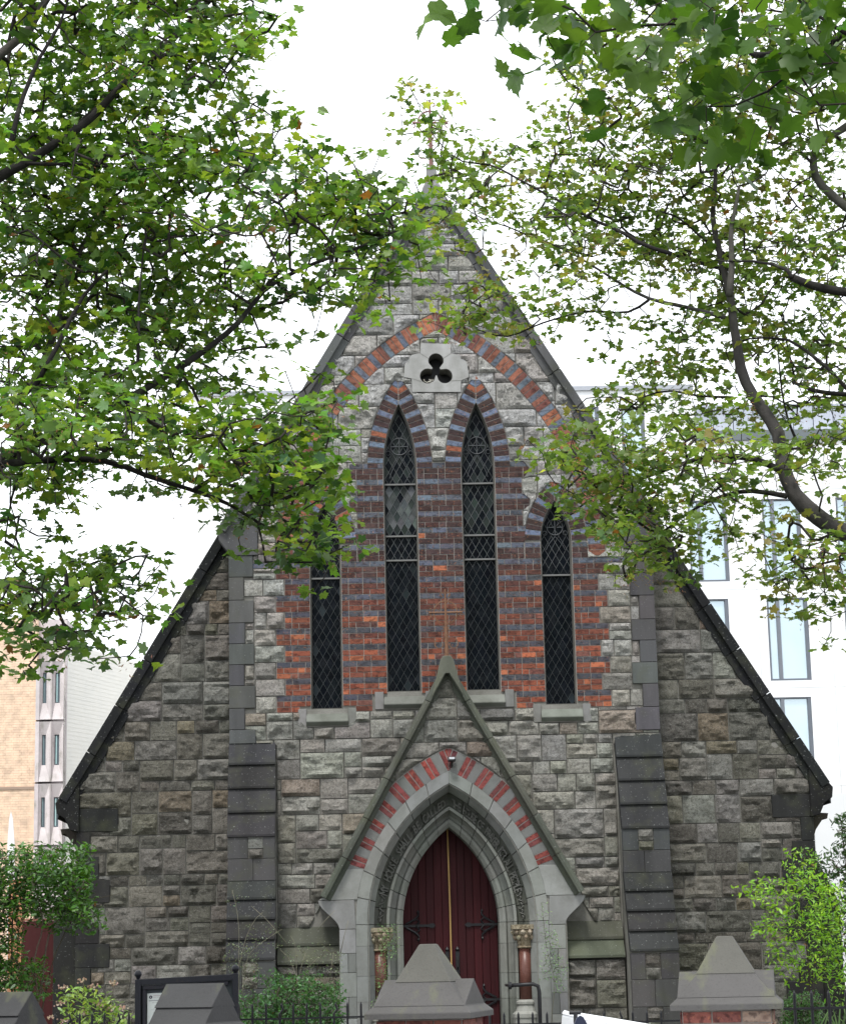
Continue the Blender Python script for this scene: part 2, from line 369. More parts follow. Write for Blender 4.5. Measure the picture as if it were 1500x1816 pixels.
def stone(xa, xb, za, zb, sdf, y0, zone, cell=.052):
    J = .009
    xa += J; xb -= J; za += J*.8; zb -= J*.8
    nx = max(2, round((xb-xa)/cell)); nz = max(2, round((zb-za)/cell))
    X, Z = np.meshgrid(np.linspace(xa, xb, nx+1), np.linspace(za, zb, nz+1))
    X = X.copy(); Z = Z.copy()
    D = sdf(X, Z); G = .008
    if D.max() < .012: return
    if D.min() < .01 and cell > .045: return stone(xa-J, xb+J, za-J*.8, zb+J*.8, sdf, y0, zone, cell=.04)
    e = 1e-4
    inside = D > G
    if not inside.all():
        for _ in range(2):
            D = sdf(X, Z); bad = D < G
            gx = (sdf(X+e, Z)-sdf(X-e, Z))/(2*e); gz = (sdf(X, Z+e)-sdf(X, Z-e))/(2*e)
            n2 = np.maximum(gx*gx+gz*gz, .2)
            stp = np.where(bad & (D > -.075), (G-D), 0)
            X = X+gx/n2*stp; Z = Z+gz/n2*stp
        D = sdf(X, Z)
    ok = D > G-.012
    off = random.uniform(0, 100); proud = random.uniform(.012, .03); amp = random.uniform(.028, .068) if random.random() < .88 else .015
    tilt = random.uniform(-.3, .3); ledge = random.uniform(.2, .8)
    verts = []; idx = -np.ones(X.shape, int)
    for j in range(nz+1):
        for i in range(nx+1):
            x, z = X[j, i], Z[j, i]
            de = min(x-xa, xb-x, z-za, zb-z, D[j, i]); de = max(0, de)
            m_ = min(1, de/.03)
            nv = noise.fractal(Vector((x*6+off, z*8, off)), 1.0, 2.1, 3)
            nv2 = noise.noise(Vector((x*2.4+off, z*3.2, 3+off)))
            rg = 1-2.6*abs(noise.noise(Vector((x*4.2+off, z*5.5+off*.3, 7+off)))); rr = .42+.75*nv+.6*nv2+.38*rg+tilt*(z-za)/(zb-za)
            y = -(proud+m_*amp*max(-.25, min(1.5, rr)))
            idx[j, i] = len(verts); verts.append((x, y0+y, z))
    faces = []
    for j in range(nz):
        for i in range(nx):
            q = (idx[j, i], idx[j, i+1], idx[j+1, i+1], idx[j+1, i])
            oks = [ok[j, i], ok[j, i+1], ok[j+1, i+1], ok[j+1, i]]
            if all(oks):
                if (i+j) % 2: faces += [(q[0], q[1], q[2]), (q[0], q[2], q[3])]
                else: faces += [(q[0], q[1], q[3]), (q[1], q[2], q[3])]
            elif sum(oks) == 3: faces.append(tuple(a for a, k in zip(q, oks) if k))
    if not faces: return
    area = 0
    for f in faces:
        p = [verts[k] for k in f]; area += abs((p[1][0]-p[0][0])*(p[2][2]-p[0][2])-(p[2][0]-p[0][0])*(p[1][2]-p[0][2]))/2
    if area < .0015: return
    ed = {}
    for f in faces:
        for k in range(3):
            a, b_ = f[k], f[(k+1) % 3]
            if (b_, a) in ed: del ed[(b_, a)]
            else: ed[(a, b_)] = 1
    back = {}
    for (a, b_) in ed:
        for v in (a, b_):
            if v not in back: back[v] = len(verts); verts.append((verts[v][0], y0+.02, verts[v][2]))
    faces += [(b_, a, back[a], back[b_]) for (a, b_) in ed]
    used = sorted({v for f in faces for v in f}); mp = {v: i for i, v in enumerate(used)}
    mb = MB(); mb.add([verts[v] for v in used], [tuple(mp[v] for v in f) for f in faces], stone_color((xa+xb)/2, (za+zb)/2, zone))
    STONES.append((area, mb))
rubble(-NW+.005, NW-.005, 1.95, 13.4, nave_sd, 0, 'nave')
def aisle_sd(s):
    def f(x, z):
        u = s*x
        a = np.minimum((APZ-.30-SL*np.abs(x)-z)/1.94, AW-u); a = np.minimum(a, u-(NW+.0))
        for (w, z0, z1) in AQ[s]: a = np.minimum(a, rect_sd(x, z, *sorted((s*(AW-w), s*(AW+.2))), z0, z1))
        return a
    return f
AQ = {}
for s in (-1, 1):
    AQ[s] = [(.60, 3.52, 3.86)]; z = 3.52; k = 0
    while z > 0:
        h = random.uniform(.27, .36); AQ[s].append(((.2, .34, .5)[k % 3]+random.uniform(-.03, .03), z-h, z)); z -= h; k += 1
def quo_w(s, za, zb):
    return max(w for w, z0, z1 in QUO[s] if z1 > za+.02 and z0 < zb-.02)
for s in (-1, 1):
    for k in range(6, 15):
        zt_, zb_ = rowz(3*k)+HB/2, rowz(3*k+2)-HB/2
        if k == 6: zt_ -= HB
        xi = tooth(3*k)+.004; xo = NW-quo_w(s, zb_, zt_)
        cuts = [xi, xo]
        if xo-xi > .36 and random.random() < .55: cuts = [xi, lerp(xi, xo, random.uniform(.4, .6)), xo]
        for a, b_ in zip(cuts, cuts[1:]):
            zs_ = [zb_, zt_] if random.random() < .8 or b_-a < .3 else [zb_, lerp(zb_, zt_, random.uniform(.4, .6)), zt_]
            for c, d in zip(zs_, zs_[1:]): stone(*sorted((s*a, s*b_)), c, d, lambda X, Z: np.full_like(X, .5), 0, 'nave', cell=.045)
        for w, z0, z1 in QUO[s]:          # narrow closers beside the short quoins
            c, d = max(z0, zb_), min(z1, zt_)
            if d-c > .08 and NW-w-xo > .06: stone(*sorted((s*xo, s*(NW-w))), c, d, lambda X, Z: np.full_like(X, .5), 0, 'nave', cell=.045)
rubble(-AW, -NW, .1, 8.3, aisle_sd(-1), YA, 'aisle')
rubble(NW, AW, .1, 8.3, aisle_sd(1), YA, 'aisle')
# porch gable walling
def porch_sd(x, z):
    a = (PORCH_AP-.17-PORCH_S*np.abs(x-.03)-z)/2.06
    a = np.minimum(a, DOOR.sd(x, z, 1.0, -5))
    return np.minimum(a, z-2.9)
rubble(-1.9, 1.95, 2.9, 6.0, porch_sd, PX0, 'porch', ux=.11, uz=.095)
# low walling under the plinth slabs beside the porch
def low_sd(s):
    def f(x, z):
        u = s*x; return np.minimum(np.minimum(1.52-z, 2.50-u), np.minimum(u-(1.28 if s < 0 else 1.60), z-.2))
    return f
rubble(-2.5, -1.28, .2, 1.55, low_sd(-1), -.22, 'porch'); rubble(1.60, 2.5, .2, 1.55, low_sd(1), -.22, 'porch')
STONES.sort(key=lambda a: -a[0])
for a, mb in STONES[:300]: mb.build('stone', M_ST, church, recalc=False)
rest = MB()
for a, mb in STONES[300:]:
    b0 = len(rest.v); rest.v += mb.v; rest.f += [tuple(i+b0 for i in f) for f in mb.f]; rest.c += mb.c
if rest.v: rest.build('stone', M_ST, church, kind='stuff', recalc=False)
print('stones', len(STONES))

# ---- brick colours
BLUE, DKRED, ORG, REDD = (.10, .125, .165), (.038, .022, .021), (.36, .115, .055), (.20, .058, .032)
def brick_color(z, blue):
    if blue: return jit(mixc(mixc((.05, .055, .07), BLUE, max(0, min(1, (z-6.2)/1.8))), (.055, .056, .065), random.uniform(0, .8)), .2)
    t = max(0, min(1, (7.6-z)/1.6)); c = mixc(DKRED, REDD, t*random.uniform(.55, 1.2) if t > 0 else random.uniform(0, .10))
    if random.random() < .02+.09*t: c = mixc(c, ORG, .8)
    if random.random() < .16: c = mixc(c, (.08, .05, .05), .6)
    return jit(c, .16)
BRICKS = []; JM = MB()
def put_brick(x0, x1, z0, z1, y, c):
    m_ = MB(); d = random.uniform(0, .006); w = random.uniform(-.0012, .0012)
    m_.box(x0, x1, y-.016-d, y+.03, z0+w, z1+w, c); BRICKS.append(((x1-x0)*(z1-z0), m_))
def brick_run(xa, xb, r, phase):
    z = rowz(r); z0, z1 = z-HB/2+.0058, z+HB/2-.0058; JM.box(xa-.002, xb+.002, -.009, .02, z-HB/2+.0005, z+HB/2-.0005, (.31, .29, .265)); L = xb-xa
    seq = []; x = xa; stretch = (r+phase) % 2 == 0
    if not stretch: seq.append(.105)
    pat = [.215, .215, .105] if r % 3 == 1 else ([.215, .105] if r % 3 == 2 else [.215])
    k = random.randrange(3); rem = L-sum(seq)
    while rem > .02:
        w = pat[k % len(pat)]; k += 1
        if rem-w < .07: w = rem
        seq.append(w); rem -= w
    if random.random() < .5 and L < .3: seq = seq[::-1]
    for w in seq:
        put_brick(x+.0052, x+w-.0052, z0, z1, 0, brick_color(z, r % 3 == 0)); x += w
for r in range(45):
    z = rowz(r)
    if r % 1 == 0:
        if z > ZB_IN-.02: brick_run(-.335, .335, r, 0)
        else: brick_run(-.125, .125, r, 0)
    for s in (-1, 1):
        a0 = .845 if z > ZB_IN-.02 else 1.065
        segs = []
        if z > 7.72:
            hw = arc_half(W4.R+.24, W4.c, z-W4.zs+HB/2*.5); e = tooth(r)
            if z-W4.zs < math.sqrt((W4.R+.24)**2-W4.c**2): e = min(e, W4.cx-max(hw, 0)+.01)
            segs = [(a0, e)]
        elif r < 18: segs = [(a0, 1.255), (1.262, 1.502), (1.972, 2.212)]
        else: segs = [(a0, 1.502), (1.972, tooth(r))]
        if r == 18: segs[-1] = (1.972, 2.86)
        if r >= 44: segs = [(max(a0, 1.065), 1.32-.0), (2.14, tooth(r))] if z < ZB_OUT else segs
        for (p, q) in segs:
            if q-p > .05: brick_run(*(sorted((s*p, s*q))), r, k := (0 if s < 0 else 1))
BRICKS.sort(key=lambda a: -a[0]-random.random()*.002)
for a, mb in BRICKS[:300]: mb.build('brick', M_BR, church, recalc=False)
rest = MB()
for a, mb in BRICKS[300:]:
    b0 = len(rest.v); rest.v += mb.v; rest.f += [tuple(i+b0 for i in f) for f in mb.f]; rest.c += mb.c
rest.build('brick', M_BR, church, kind='stuff', recalc=False)
JM.build('brick_mortar', M_JNT, church, kind='stuff', recalc=False)
print('bricks', len(BRICKS))
# ---- arch bricks
def radial(A, s, a, e): R_ = A.R+e; return (A.cx+s*(R_*math.cos(a)-A.c), A.zs+R_*math.sin(a))
def wedge(A, s, a0, a1, e0, e1, g):
    "brick cut radially between two angles, trimmed at the centre line of the arch"
    P = [radial(A, s, a0, e0), radial(A, s, a0, e1), radial(A, s, a1, e1), radial(A, s, a1, e0)]
    return clip(P, -s, 0, -(s*A.cx+g))
def clip(poly, nx, nz, d):
    "keep the part of a polygon where nx*x+nz*z <= d"
    out = []
    for i in range(len(poly)):
        a, b_ = poly[i], poly[(i+1) % len(poly)]; da, db = nx*a[0]+nz*a[1]-d, nx*b_[0]+nz*b_[1]-d
        if da <= 0: out.append(a)
        if (da < 0) != (db < 0) and abs(da-db) > 1e-9: t = da/(da-db); out.append((a[0]+(b_[0]-a[0])*t, a[1]+(b_[1]-a[1])*t))
    return out
def parea(P): return abs(sum(P[k][0]*P[(k+1) % len(P)][1]-P[(k+1) % len(P)][0]*P[k][1] for k in range(len(P))))/2
def arch_bricks(A, th, bw, pattern, y, name='arch_brick', e0=0., t0=0., colf=None):
    Rm = A.R+e0+th/2; amax = math.acos(A.c/(A.R+e0+th)); n = round(Rm*math.acos(A.c/Rm)/bw); da = math.acos(A.c/Rm)/n; g = .0062/Rm
    for s in (-1, 1):
        k = 0
        while k*da < amax:
            P = wedge(A, s, k*da+g, (k+1)*da-g, e0+.004, e0+th-.006, .006); Q = wedge(A, s, k*da, (k+1)*da, e0, e0+th, .0)
            if len(Q) >= 3 and parea(Q) > 1e-4: JA.prism(Q, y-.010-.0006*(k % 2)-.0003*(s > 0), y+.02, (.31, .29, .265))
            if len(P) >= 3 and parea(P) > 6e-4:
                m_ = MB(); m_.prism(P, y-.018-random.uniform(0, .006), y+.03, colf(k, n, P[0][1])); m_.build(name, M_BR, church, recalc=False)
            k += 1
JA = MB()
def pat_big(i, n, z):
    k = (n-1-i)
    if k > 1 and (k % 3 == 0): return jit(BLUE, .2)
    c = mixc((.12, .048, .038), (.36, .14, .075), random.random()**2.2 if z > 8.8 else random.random()**4*.6)
    return jit(c, .2)
def pat_small(i, n, z):
    if i % 3 == 1: return jit(mixc(BLUE, (.12, .16, .24), .5), .15)
    c = jit(DKRED, .25)
    return mixc(c, ORG, .6) if (random.random() < .1 or i >= n-1) else c
arch_bricks(BIG, .26, .0915, 3, 0, colf=pat_big)
for A in (W2, W3): arch_bricks(A, .24, .0835, 3, 0, colf=pat_small)
for A in (W1, W4): arch_bricks(A, .24, .0835, 3, 0, colf=pat_small)
JA.build('brick_mortar', M_JNT, church, kind='stuff', recalc=False)
ASHC = (.27, .275, .27)
def pat_door(i, n, z):
    k = (n-1-i)
    return jit((.30, .060, .045) if k % 4 in (0, 1) else (.235, .24, .235), .12)
# door arch: pairs of red bricks between grey blocks
def door_arch():
    A = DOOR; Rm = A.R+.83; amax = math.acos(A.c/(A.R+.98)); full = math.acos(A.c/Rm); lo = .30*full; JD = MB()
    for s in (-1, 1):
        pos = full+.030; first = True
        while pos > lo:
            for w, kd in ((.082, 'r'), (.082, 'r'), (.125, 'g')):
                a0, a1 = pos-w/Rm, pos; pos = a0; g = .004/Rm if kd == 'g' else .0075/Rm
                P = wedge(A, s, a0+g, a1-g, .684, .98, .004); Q = wedge(A, s, a0, a1, .684, .985, 0)
                if len(P) < 3 or parea(P) < 8e-4: continue
                JD.prism(Q, PX0-.008-.0006*(kd == 'g')-.0003*(s > 0), PX0+.03, (.34, .33, .31))
                m_ = MB(); c = jit(mixc((.20, .042, .034), (.09, .035, .04), random.random()*.8), .2) if kd == 'r' else jit((.15, .153, .15), .08)
                m_.prism(P, PX0-.016-random.uniform(0, .004), PX0+.05, c)
                m_.build('arch_brick' if kd == 'r' else 'arch_stone', M_BR if kd == 'r' else M_ASH, church, recalc=False)
    JD.build('brick_mortar', M_JNT, church, kind='stuff', recalc=False)
door_arch()
# ---- trefoil surround stones and the dark well behind
plate('trefoil_stone', tb, [TRE], -.045, .02, M_ASH, church, (.34, .34, .335))
b = MB(); zt = tb[3][1]; zm = tb[6][1]
for (p, q) in (((tb[13][0]+.0, tb[13][1]), (tc_[0][0][0]-.105, tc_[0][0][1]+.03)), ((tb[2][0], tb[2][1]), (tc_[0][0][0]+.105, tc_[0][0][1]+.03)),
               ((tb[9][0], tb[9][1]), (tc_[1][0][0]-.09, tc_[1][0][1]-.09)), ((tb[6][0], tb[6][1]), (tc_[2][0][0]+.09, tc_[2][0][1]-.08)),):
    b.tube([(p[0], -.0455, p[1]), (q[0], -.0455, q[1])], .0035, (.08, .08, .08), 4)
b.build('stone_joint', M_MOR, church)
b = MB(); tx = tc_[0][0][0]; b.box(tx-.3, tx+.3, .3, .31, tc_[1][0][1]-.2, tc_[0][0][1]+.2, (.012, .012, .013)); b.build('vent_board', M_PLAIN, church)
b = MB()
for i in range(26):
    a = random.uniform(-2.6, -.5); p = Vector((tc_[1][0][0]+.085*math.cos(a), -.02, tc_[1][0][1]+.105*math.sin(a)+.012))
    b.tube([p, p+Vector((random.uniform(-.06, .06), random.uniform(-.03, .02), random.uniform(-.03, .03)))], .0035, jit((.5, .48, .42), .2), 3)
tag(b.build('bird_nest', M_PLAIN), 'small straw bird nest in the left lobe of the trefoil opening', 'nest')

# ---- window sills, glazing
def sill(cx, w, zt):
    b = MB()
    b.prismx([(-.03, zt-.26), (-.03, zt), (.05, zt), (.05, zt-.26)], cx-w, cx-.31, jit((.20, .20, .19), .1)); b.build('sill_stone', M_ASH, church, bevel=.004)
    b = MB(); b.prismx([(-.03, zt-.26), (-.03, zt), (.05, zt), (.05, zt-.26)], cx+.31, cx+w, jit((.19, .19, .18), .1)); b.build('sill_stone', M_ASH, church, bevel=.004)
    b = MB(); b.prismx([(-.035, zt-.25), (-.085, zt-.20), (-.085, zt-.185), (.05, zt+.0), (.28, zt+.03), (.28, zt-.25)], cx-.308, cx+.308, jit((.15, .16, .14), .1)); b.build('sill_stone', M_ASH, church, bevel=.004)
    b = MB(); b.box(cx-.309, cx+.309, -.028, .04, zt-.262, zt-.252, (.1, .1, .1)); b.build('sill_joint', M_MOR, church)
for cx, zt in ((-.59, ZB_IN), (.59, ZB_IN), (-1.737, ZB_OUT), (1.737, ZB_OUT)): sill(cx, .43 if abs(cx) > 1 else .44, zt)
YG = .13
def window(A, zb, bars, single):
    root = MB()
    out_o = A.outline(zb, -.002, 12); out_i = A.outline(zb+.02, -.022, 12)
    n = len(out_o); vs = []; fs = []
    for (x, z) in out_o: vs += [(x, YG-.05, z), (x, YG+.03, z)]
    for (x, z) in out_i: vs += [(x, YG-.05, z), (x, YG+.03, z)]
    for i in range(n):
        j = (i+1) % n
        fs += [(2*i, 2*j, 2*n+2*j, 2*n+2*i), (2*n+2*i, 2*n+2*j, 2*n+2*j+1, 2*n+2*i+1)]
    root.add(vs, fs, (.10, .098, .09)); win = root.build('window', M_ASH, church)
    poly = A.outline(zb+.02, -.02, 10); xs0 = A.cx-A.w
    zt = A.zs+A.rise; dx, dz = .112, .198
    rest = MB(); lead = MB()
    for j in range(-2, int((zt-zb)/(dz/2))+3):
        for i in range(-3, 5):
            cx = A.cx+i*dx+(dx/2 if j % 2 else 0); cz = zb+j*dz/2
            dia = [(cx-dx/2, cz), (cx, cz-dz/2), (cx+dx/2, cz), (cx, cz+dz/2)]
            q = dia
            for k in range(len(poly)):
                a, b_ = poly[k], poly[(k+1) % len(poly)]
                ex, ez = b_[0]-a[0], b_[1]-a[1]; nx, nz = -ez, ex      # outline runs clockwise: inside is on its right
                q = clip(q, nx, nz, nx*a[0]+nz*a[1])
                if len(q) < 3: break
            if len(q) < 3: continue
            ar = abs(sum(q[k][0]*q[(k+1) % len(q)][1]-q[(k+1) % len(q)][0]*q[k][1] for k in range(len(q))))/2
            if ar < 2e-4: continue
            tx, tz = random.gauss(0, .012), random.gauss(0, .014)
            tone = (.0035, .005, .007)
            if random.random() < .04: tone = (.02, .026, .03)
            if single and A.cx < 0 and 8.0 < cz < 8.6 and random.random() < .6: tone = (.09, .10, .10)  # paler upper panes: grey reflections put into the glass colour
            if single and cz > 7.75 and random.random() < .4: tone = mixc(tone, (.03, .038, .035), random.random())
            vs = [(x, YG+tx*(x-cx)+tz*(z-cz), z) for x, z in q]
            m_ = MB(); m_.add(vs+[(x, y+.006, z) for x, y, z in vs], [tuple(range(len(q)-1, -1, -1)), tuple(range(len(q), 2*len(q)))], jit(tone, .25))
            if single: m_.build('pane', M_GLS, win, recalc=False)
            else:
                b0 = len(rest.v); rest.v += m_.v; rest.f += [tuple(i_+b0 for i_ in f) for f in m_.f]; rest.c += m_.c
            e = [(dia[0], dia[1]), (dia[1], dia[2])]
            for (a, b_) in e:
                mz = ((a[0]+b_[0])/2, (a[1]+b_[1])/2)
                if A.sd(np.array(mz[0]), np.array(mz[1]), -.025, zb+.02) < 0:
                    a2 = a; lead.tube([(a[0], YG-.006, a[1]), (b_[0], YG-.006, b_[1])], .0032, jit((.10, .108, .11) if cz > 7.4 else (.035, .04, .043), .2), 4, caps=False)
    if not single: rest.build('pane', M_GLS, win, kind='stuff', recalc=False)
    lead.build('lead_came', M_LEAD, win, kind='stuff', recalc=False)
    for zbar in bars:
        b = MB(); b.box(A.cx-A.w+.005, A.cx+A.w-.005, YG-.045, YG+.01, zbar-.012, zbar+.012, (.14, .14, .135)); b.build('glazing_bar', M_LEAD, win)
    # tracery in the head
    t = MB(); cz = A.zs+A.rise*.36; r = A.w*.52
    t.tube([(A.cx+r*math.cos(a*math.pi/10), YG-.02, cz+r*math.sin(a*math.pi/10)) for a in range(21)], .008, (.05, .055, .06), 5, caps=False)
    for a in (0, 1):
        d = (r, 0) if a == 0 else (0, r)
        t.tube([(A.cx-d[0], YG-.02, cz-d[1]), (A.cx+d[0], YG-.02, cz+d[1])], .008, (.06, .065, .07), 4)
    for s in (-1, 1):
        t.tube([(A.cx+s*r*1.25*math.sin(q), YG-.02, cz-r-.02-.28*q*A.rise) for q in (0, .3, .6, .9, 1.2)], .006, (.05, .055, .06), 4)
        t.tube([(A.cx+s*(r*1.28)+.035*math.cos(a), YG-.02, cz-r*.75+.035*math.sin(a)) for a in np.linspace(0, 6.28, 9)], .006, (.05, .055, .06), 4)
    t.build('tracery', M_LEAD, win, recalc=False)
window(W2, ZB_IN, [fxz(710, 857)[1], fxz(710, 949)[1], fxz(710, 992)[1]], True)
window(W3, ZB_IN, [fxz(846, 855)[1], fxz(846, 947)[1], fxz(846, 990)[1]], True)
window(W1, ZB_OUT, [fxz(580, 1024)[1]], False); window(W4, ZB_OUT, [fxz(990, 1018)[1]], False)
# mortar strip down the window reveals
# ---- coping
COPC = (.115, .118, .125)
def coping(xa, xb, s, y, th, proj, col, n, name='coping_stone'):
    "raking coping along z = rakez, from |x|=xa to xb; two-step moulded profile"
    L = math.hypot(1, SL); nx, nz = SL/L, 1/L
    for k in range(n):
        ua, ub = lerp(xa, xb, k/n)+.003, lerp(xa, xb, (k+1)/n)-.003
        b = MB(); c = jit(col, .12)
        def ring(u):
            P = []
            for (d, yy) in ((.02, -proj), (.02, .35), (-th, .35), (-th, -proj*.45), (-th*.55, -proj*.55), (-th*.5, -proj)):
                P.append((s*(u+nx*d), y+yy, APZ-SL*u+nz*d))
            return P
        A_, B_ = ring(ua), ring(ub); m_ = len(A_)
        b.add(A_+B_, [tuple(range(m_)), tuple(range(2*m_-1, m_-1, -1))]+[(i, i+m_, (i+1) % m_+m_, (i+1) % m_) for i in range(m_)], c)
        b.build(name, M_SLAB, church, bevel=.004)
for s in (-1, 1):
    coping(.06, NW+.15, s, 0, .21, .12, (.085, .086, .088), 9)
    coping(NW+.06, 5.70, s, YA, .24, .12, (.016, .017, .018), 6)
    # nave kneeler
    b = MB(); b.prism([(s*(NW-.42), 7.56), (s*(NW-.02), 7.56), (s*(NW+.16), 7.80), (s*(NW+.16), 8.02), (s*(NW-.42), 8.02)], -.06, .5, (.075, .075, .078)); b.build('kneeler_stone', M_SLAB, church, bevel=.006)
    for (w, z0, z1) in QUO[s][1:]:
        b = MB(); x0, x1 = sorted((s*(NW-w+.004), s*(NW+.012))); b.box(x0, x1, -.045, .2, z0+.004, z1-.004, jit((.080, .080, .083), .2)); b.build('quoin', M_SLAB, church, bevel=.004)
    for i, (w, z0, z1) in enumerate(AQ[s]):
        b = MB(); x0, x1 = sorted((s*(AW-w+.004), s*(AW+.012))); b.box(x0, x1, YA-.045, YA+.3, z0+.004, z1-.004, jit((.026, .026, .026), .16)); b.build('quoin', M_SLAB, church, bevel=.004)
    # eaves kneeler with corbel moulding and gutter end
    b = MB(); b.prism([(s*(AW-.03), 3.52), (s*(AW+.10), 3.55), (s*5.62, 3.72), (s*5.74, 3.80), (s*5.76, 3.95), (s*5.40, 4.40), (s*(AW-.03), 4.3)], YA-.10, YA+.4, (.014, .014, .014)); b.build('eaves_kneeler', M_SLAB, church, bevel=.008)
    b = MB()
    b.prism([(s*AW, 3.30), (s*(AW+.05), 3.28), (s*(AW+.07), 3.34), (s*(AW+.20), 3.52), (s*(AW+.25), 3.50), (s*(AW+.27), 3.58), (s*AW, 3.6)], YA+.12, 22, (.05, .042, .036)); b.build('eaves_cornice', M_SLAB, church)
    # lower angle buttress of the aisle corner
    b = MB(); b.prism([(s*AW, 0), (s*(AW+.34), 0), (s*(AW+.34), 2.25), (s*(AW+.02), 2.95)], YA+.02, YA+.7, (.022, .022, .021)); b.build('angle_buttress', M_SLAB, church, bevel=.01)
# ---- apex finial
apx = [(.12, 13.30), (.18, 13.36), (.235, 13.40), (.215, 13.62), (.20, 13.66), (.13, 13.98), (.085, 14.02), (.05, 14.08)]
b = MB()
def sq(cx, cy, prof, c, mb):
    k = len(prof); vs = [(cx+r*a, cy+r*d, z) for r, z in prof for a, d in ((-1, -1), (1, -1), (1, 1), (-1, 1))]
    mb.add(vs, [(i*4+j, i*4+(j+1) % 4, i*4+4+(j+1) % 4, i*4+4+j) for i in range(k-1) for j in range(4)]+[(3, 2, 1, 0), tuple(range(4*k-4, 4*k))], c)
b.prism([(-.24, 13.02), (.24, 13.02), (.15, 13.30), (.10, 13.36), (-.10, 13.36), (-.15, 13.30)], -.135, .3, (.22, .22, .225)); sq(0, .06, [(.13, 13.2), (.135, 13.36), (.115, 13.40), (.075, 13.64), (.085, 13.66), (.03, 13.71)], (.22, .22, .225), b)
b.build('apex_stone', M_ASH, church, bevel=.008)
def cross_finial(x, y, z0, H, c, m_, name):
    root = MB(); root.tube([(x, y, z0), (x, y, z0+H)], [.034*H, .012*H], c, 6); f = root.build(name, m_, church)
    b = MB(); zc = z0+.66*H; R = .17*H
    b.tube([(x+R*math.cos(a), y, zc+R*math.sin(a)) for a in np.linspace(0, 2*math.pi, 22)], .012*H, c, 4, caps=False)
    b.tube([(x-.24*H, y, zc), (x+.24*H, y, zc)], .016*H, c, 5)
    def curl(cx, cz, r, a0, a1):
        b.tube([(cx+r*(1-.5*k/10)*math.cos(lerp(a0, a1, k/10)), y, cz+r*(1-.5*k/10)*math.sin(lerp(a0, a1, k/10))) for k in range(11)], .010*H, c, 4)
    for s in (-1, 1):
        for q in (-1, 1): curl(x+s*.235*H, zc+q*.035*H, .035*H, 1.57*q+ (0 if s > 0 else 3.14)*0, 1.57*q+s*q*4.2)
        curl(x+s*.04*H, z0+.93*H, .035*H, -1.57, -1.57+s*4.4); curl(x+s*.095*H, z0+.20*H, .085*H, 1.57+s*-.4, 1.57-s*.4-s*4.6)
        curl(x+s*.045*H, z0+.30*H, .04*H, 1.57, 1.57+s*4); curl(x+s*.05*H, z0+.42*H, .03*H, 1.57, 1.57+s*4)
        b.tube([(x+s*.05*H, y, zc), (x+s*.1*H, y, zc+.05*H), (x+s*.14*H, y, zc)], .006*H, c, 4)
    b.build('scrollwork', m_, f, recalc=False)
cross_finial(.0, .06, 13.69, 1.15, (.20, .11, .10), M_RUST, 'roof_cross')

# ---- buttresses
def buttress(s):
    x0, x1 = sorted((s*2.50, s*3.19)); SC = (.033, .033, .0335)
    root = MB(); root.box(x0+.02, x1-.02, -.03, .1, 0, 4.74, SC)
    root.prismx([(0, 0), (-.86, 0), (-.86, 1.62), (-.45, 2.72), (-.45, 3.36), (.0, 4.70)][::-1], x0+.02, x1-.02, SC)
    bt = root.build('buttress', M_MOR, church)
    def slabs(n, za, zb, ya, yb):
        for k in range(n):
            z0, z1 = lerp(za, zb, k/n), lerp(za, zb, (k+1)/n); y0, y1 = lerp(ya, yb, k/n), lerp(ya, yb, (k+1)/n)
            b = MB(); c = jit(SC, .16)
            b.prismx([(y0-.05, z0-.004), (y0-.05, z0+.03), (y1-.012, z1+.0), (y1+.12, z1), (y0+.1, z0-.004)], x0+random.uniform(-.004, .004), x1+random.uniform(-.004, .004), c)
            b.build('weathering_slab', M_SLAB, bt, bevel=.004)
    slabs(4, 3.36, 4.78, -.45, 0); slabs(4, 1.62, 2.75, -.86, -.45)
    # upright faces: dressed corners with a small rubble heart
    def face(y, z0, z1):
        n = max(1, round((z1-z0)/.34)); mid = (x0+x1)/2
        for k in range(n):
            a, b_ = lerp(z0, z1, k/n)+.004, lerp(z0, z1, (k+1)/n)-.004; c = jit((.062, .062, .063), .16)
            w = random.choice((.10, .0, .16)) if k < n-1 or n < 3 else .1
            cut = mid+random.uniform(-.06, .06)
            if (k % 2 == 1):
                for (p, q) in ((x0+.005, cut-.11), (cut+.11, x1-.005)):
                    b = MB(); b.box(p, q, y-.03, y+.1, a, b_, c); b.build('quoin', M_SLAB, bt, bevel=.004)
                for (p, q) in ((a, lerp(a, b_, .45)-.006), (lerp(a, b_, .45)+.006, b_)):
                    n0 = len(STONES); stone(cut-.115, cut+.115, p-.006, q+.006, lambda X, Z: np.full_like(X, .5), y-.0, 'aisle', cell=.05)
                    STONES[-1][1].build('stone', M_ST, bt, recalc=False)
            else:
                for (p, q) in ((x0+.005, cut-.003), (cut+.003, x1-.005)):
                    b = MB(); b.box(p, q, y-.03, y+.1, a, b_, jit(c, .1)); b.build('quoin', M_SLAB, bt, bevel=.004)
    face(-.45, 2.73, 3.36); face(-.86, .1, 1.60)
buttress(-1); buttress(1)

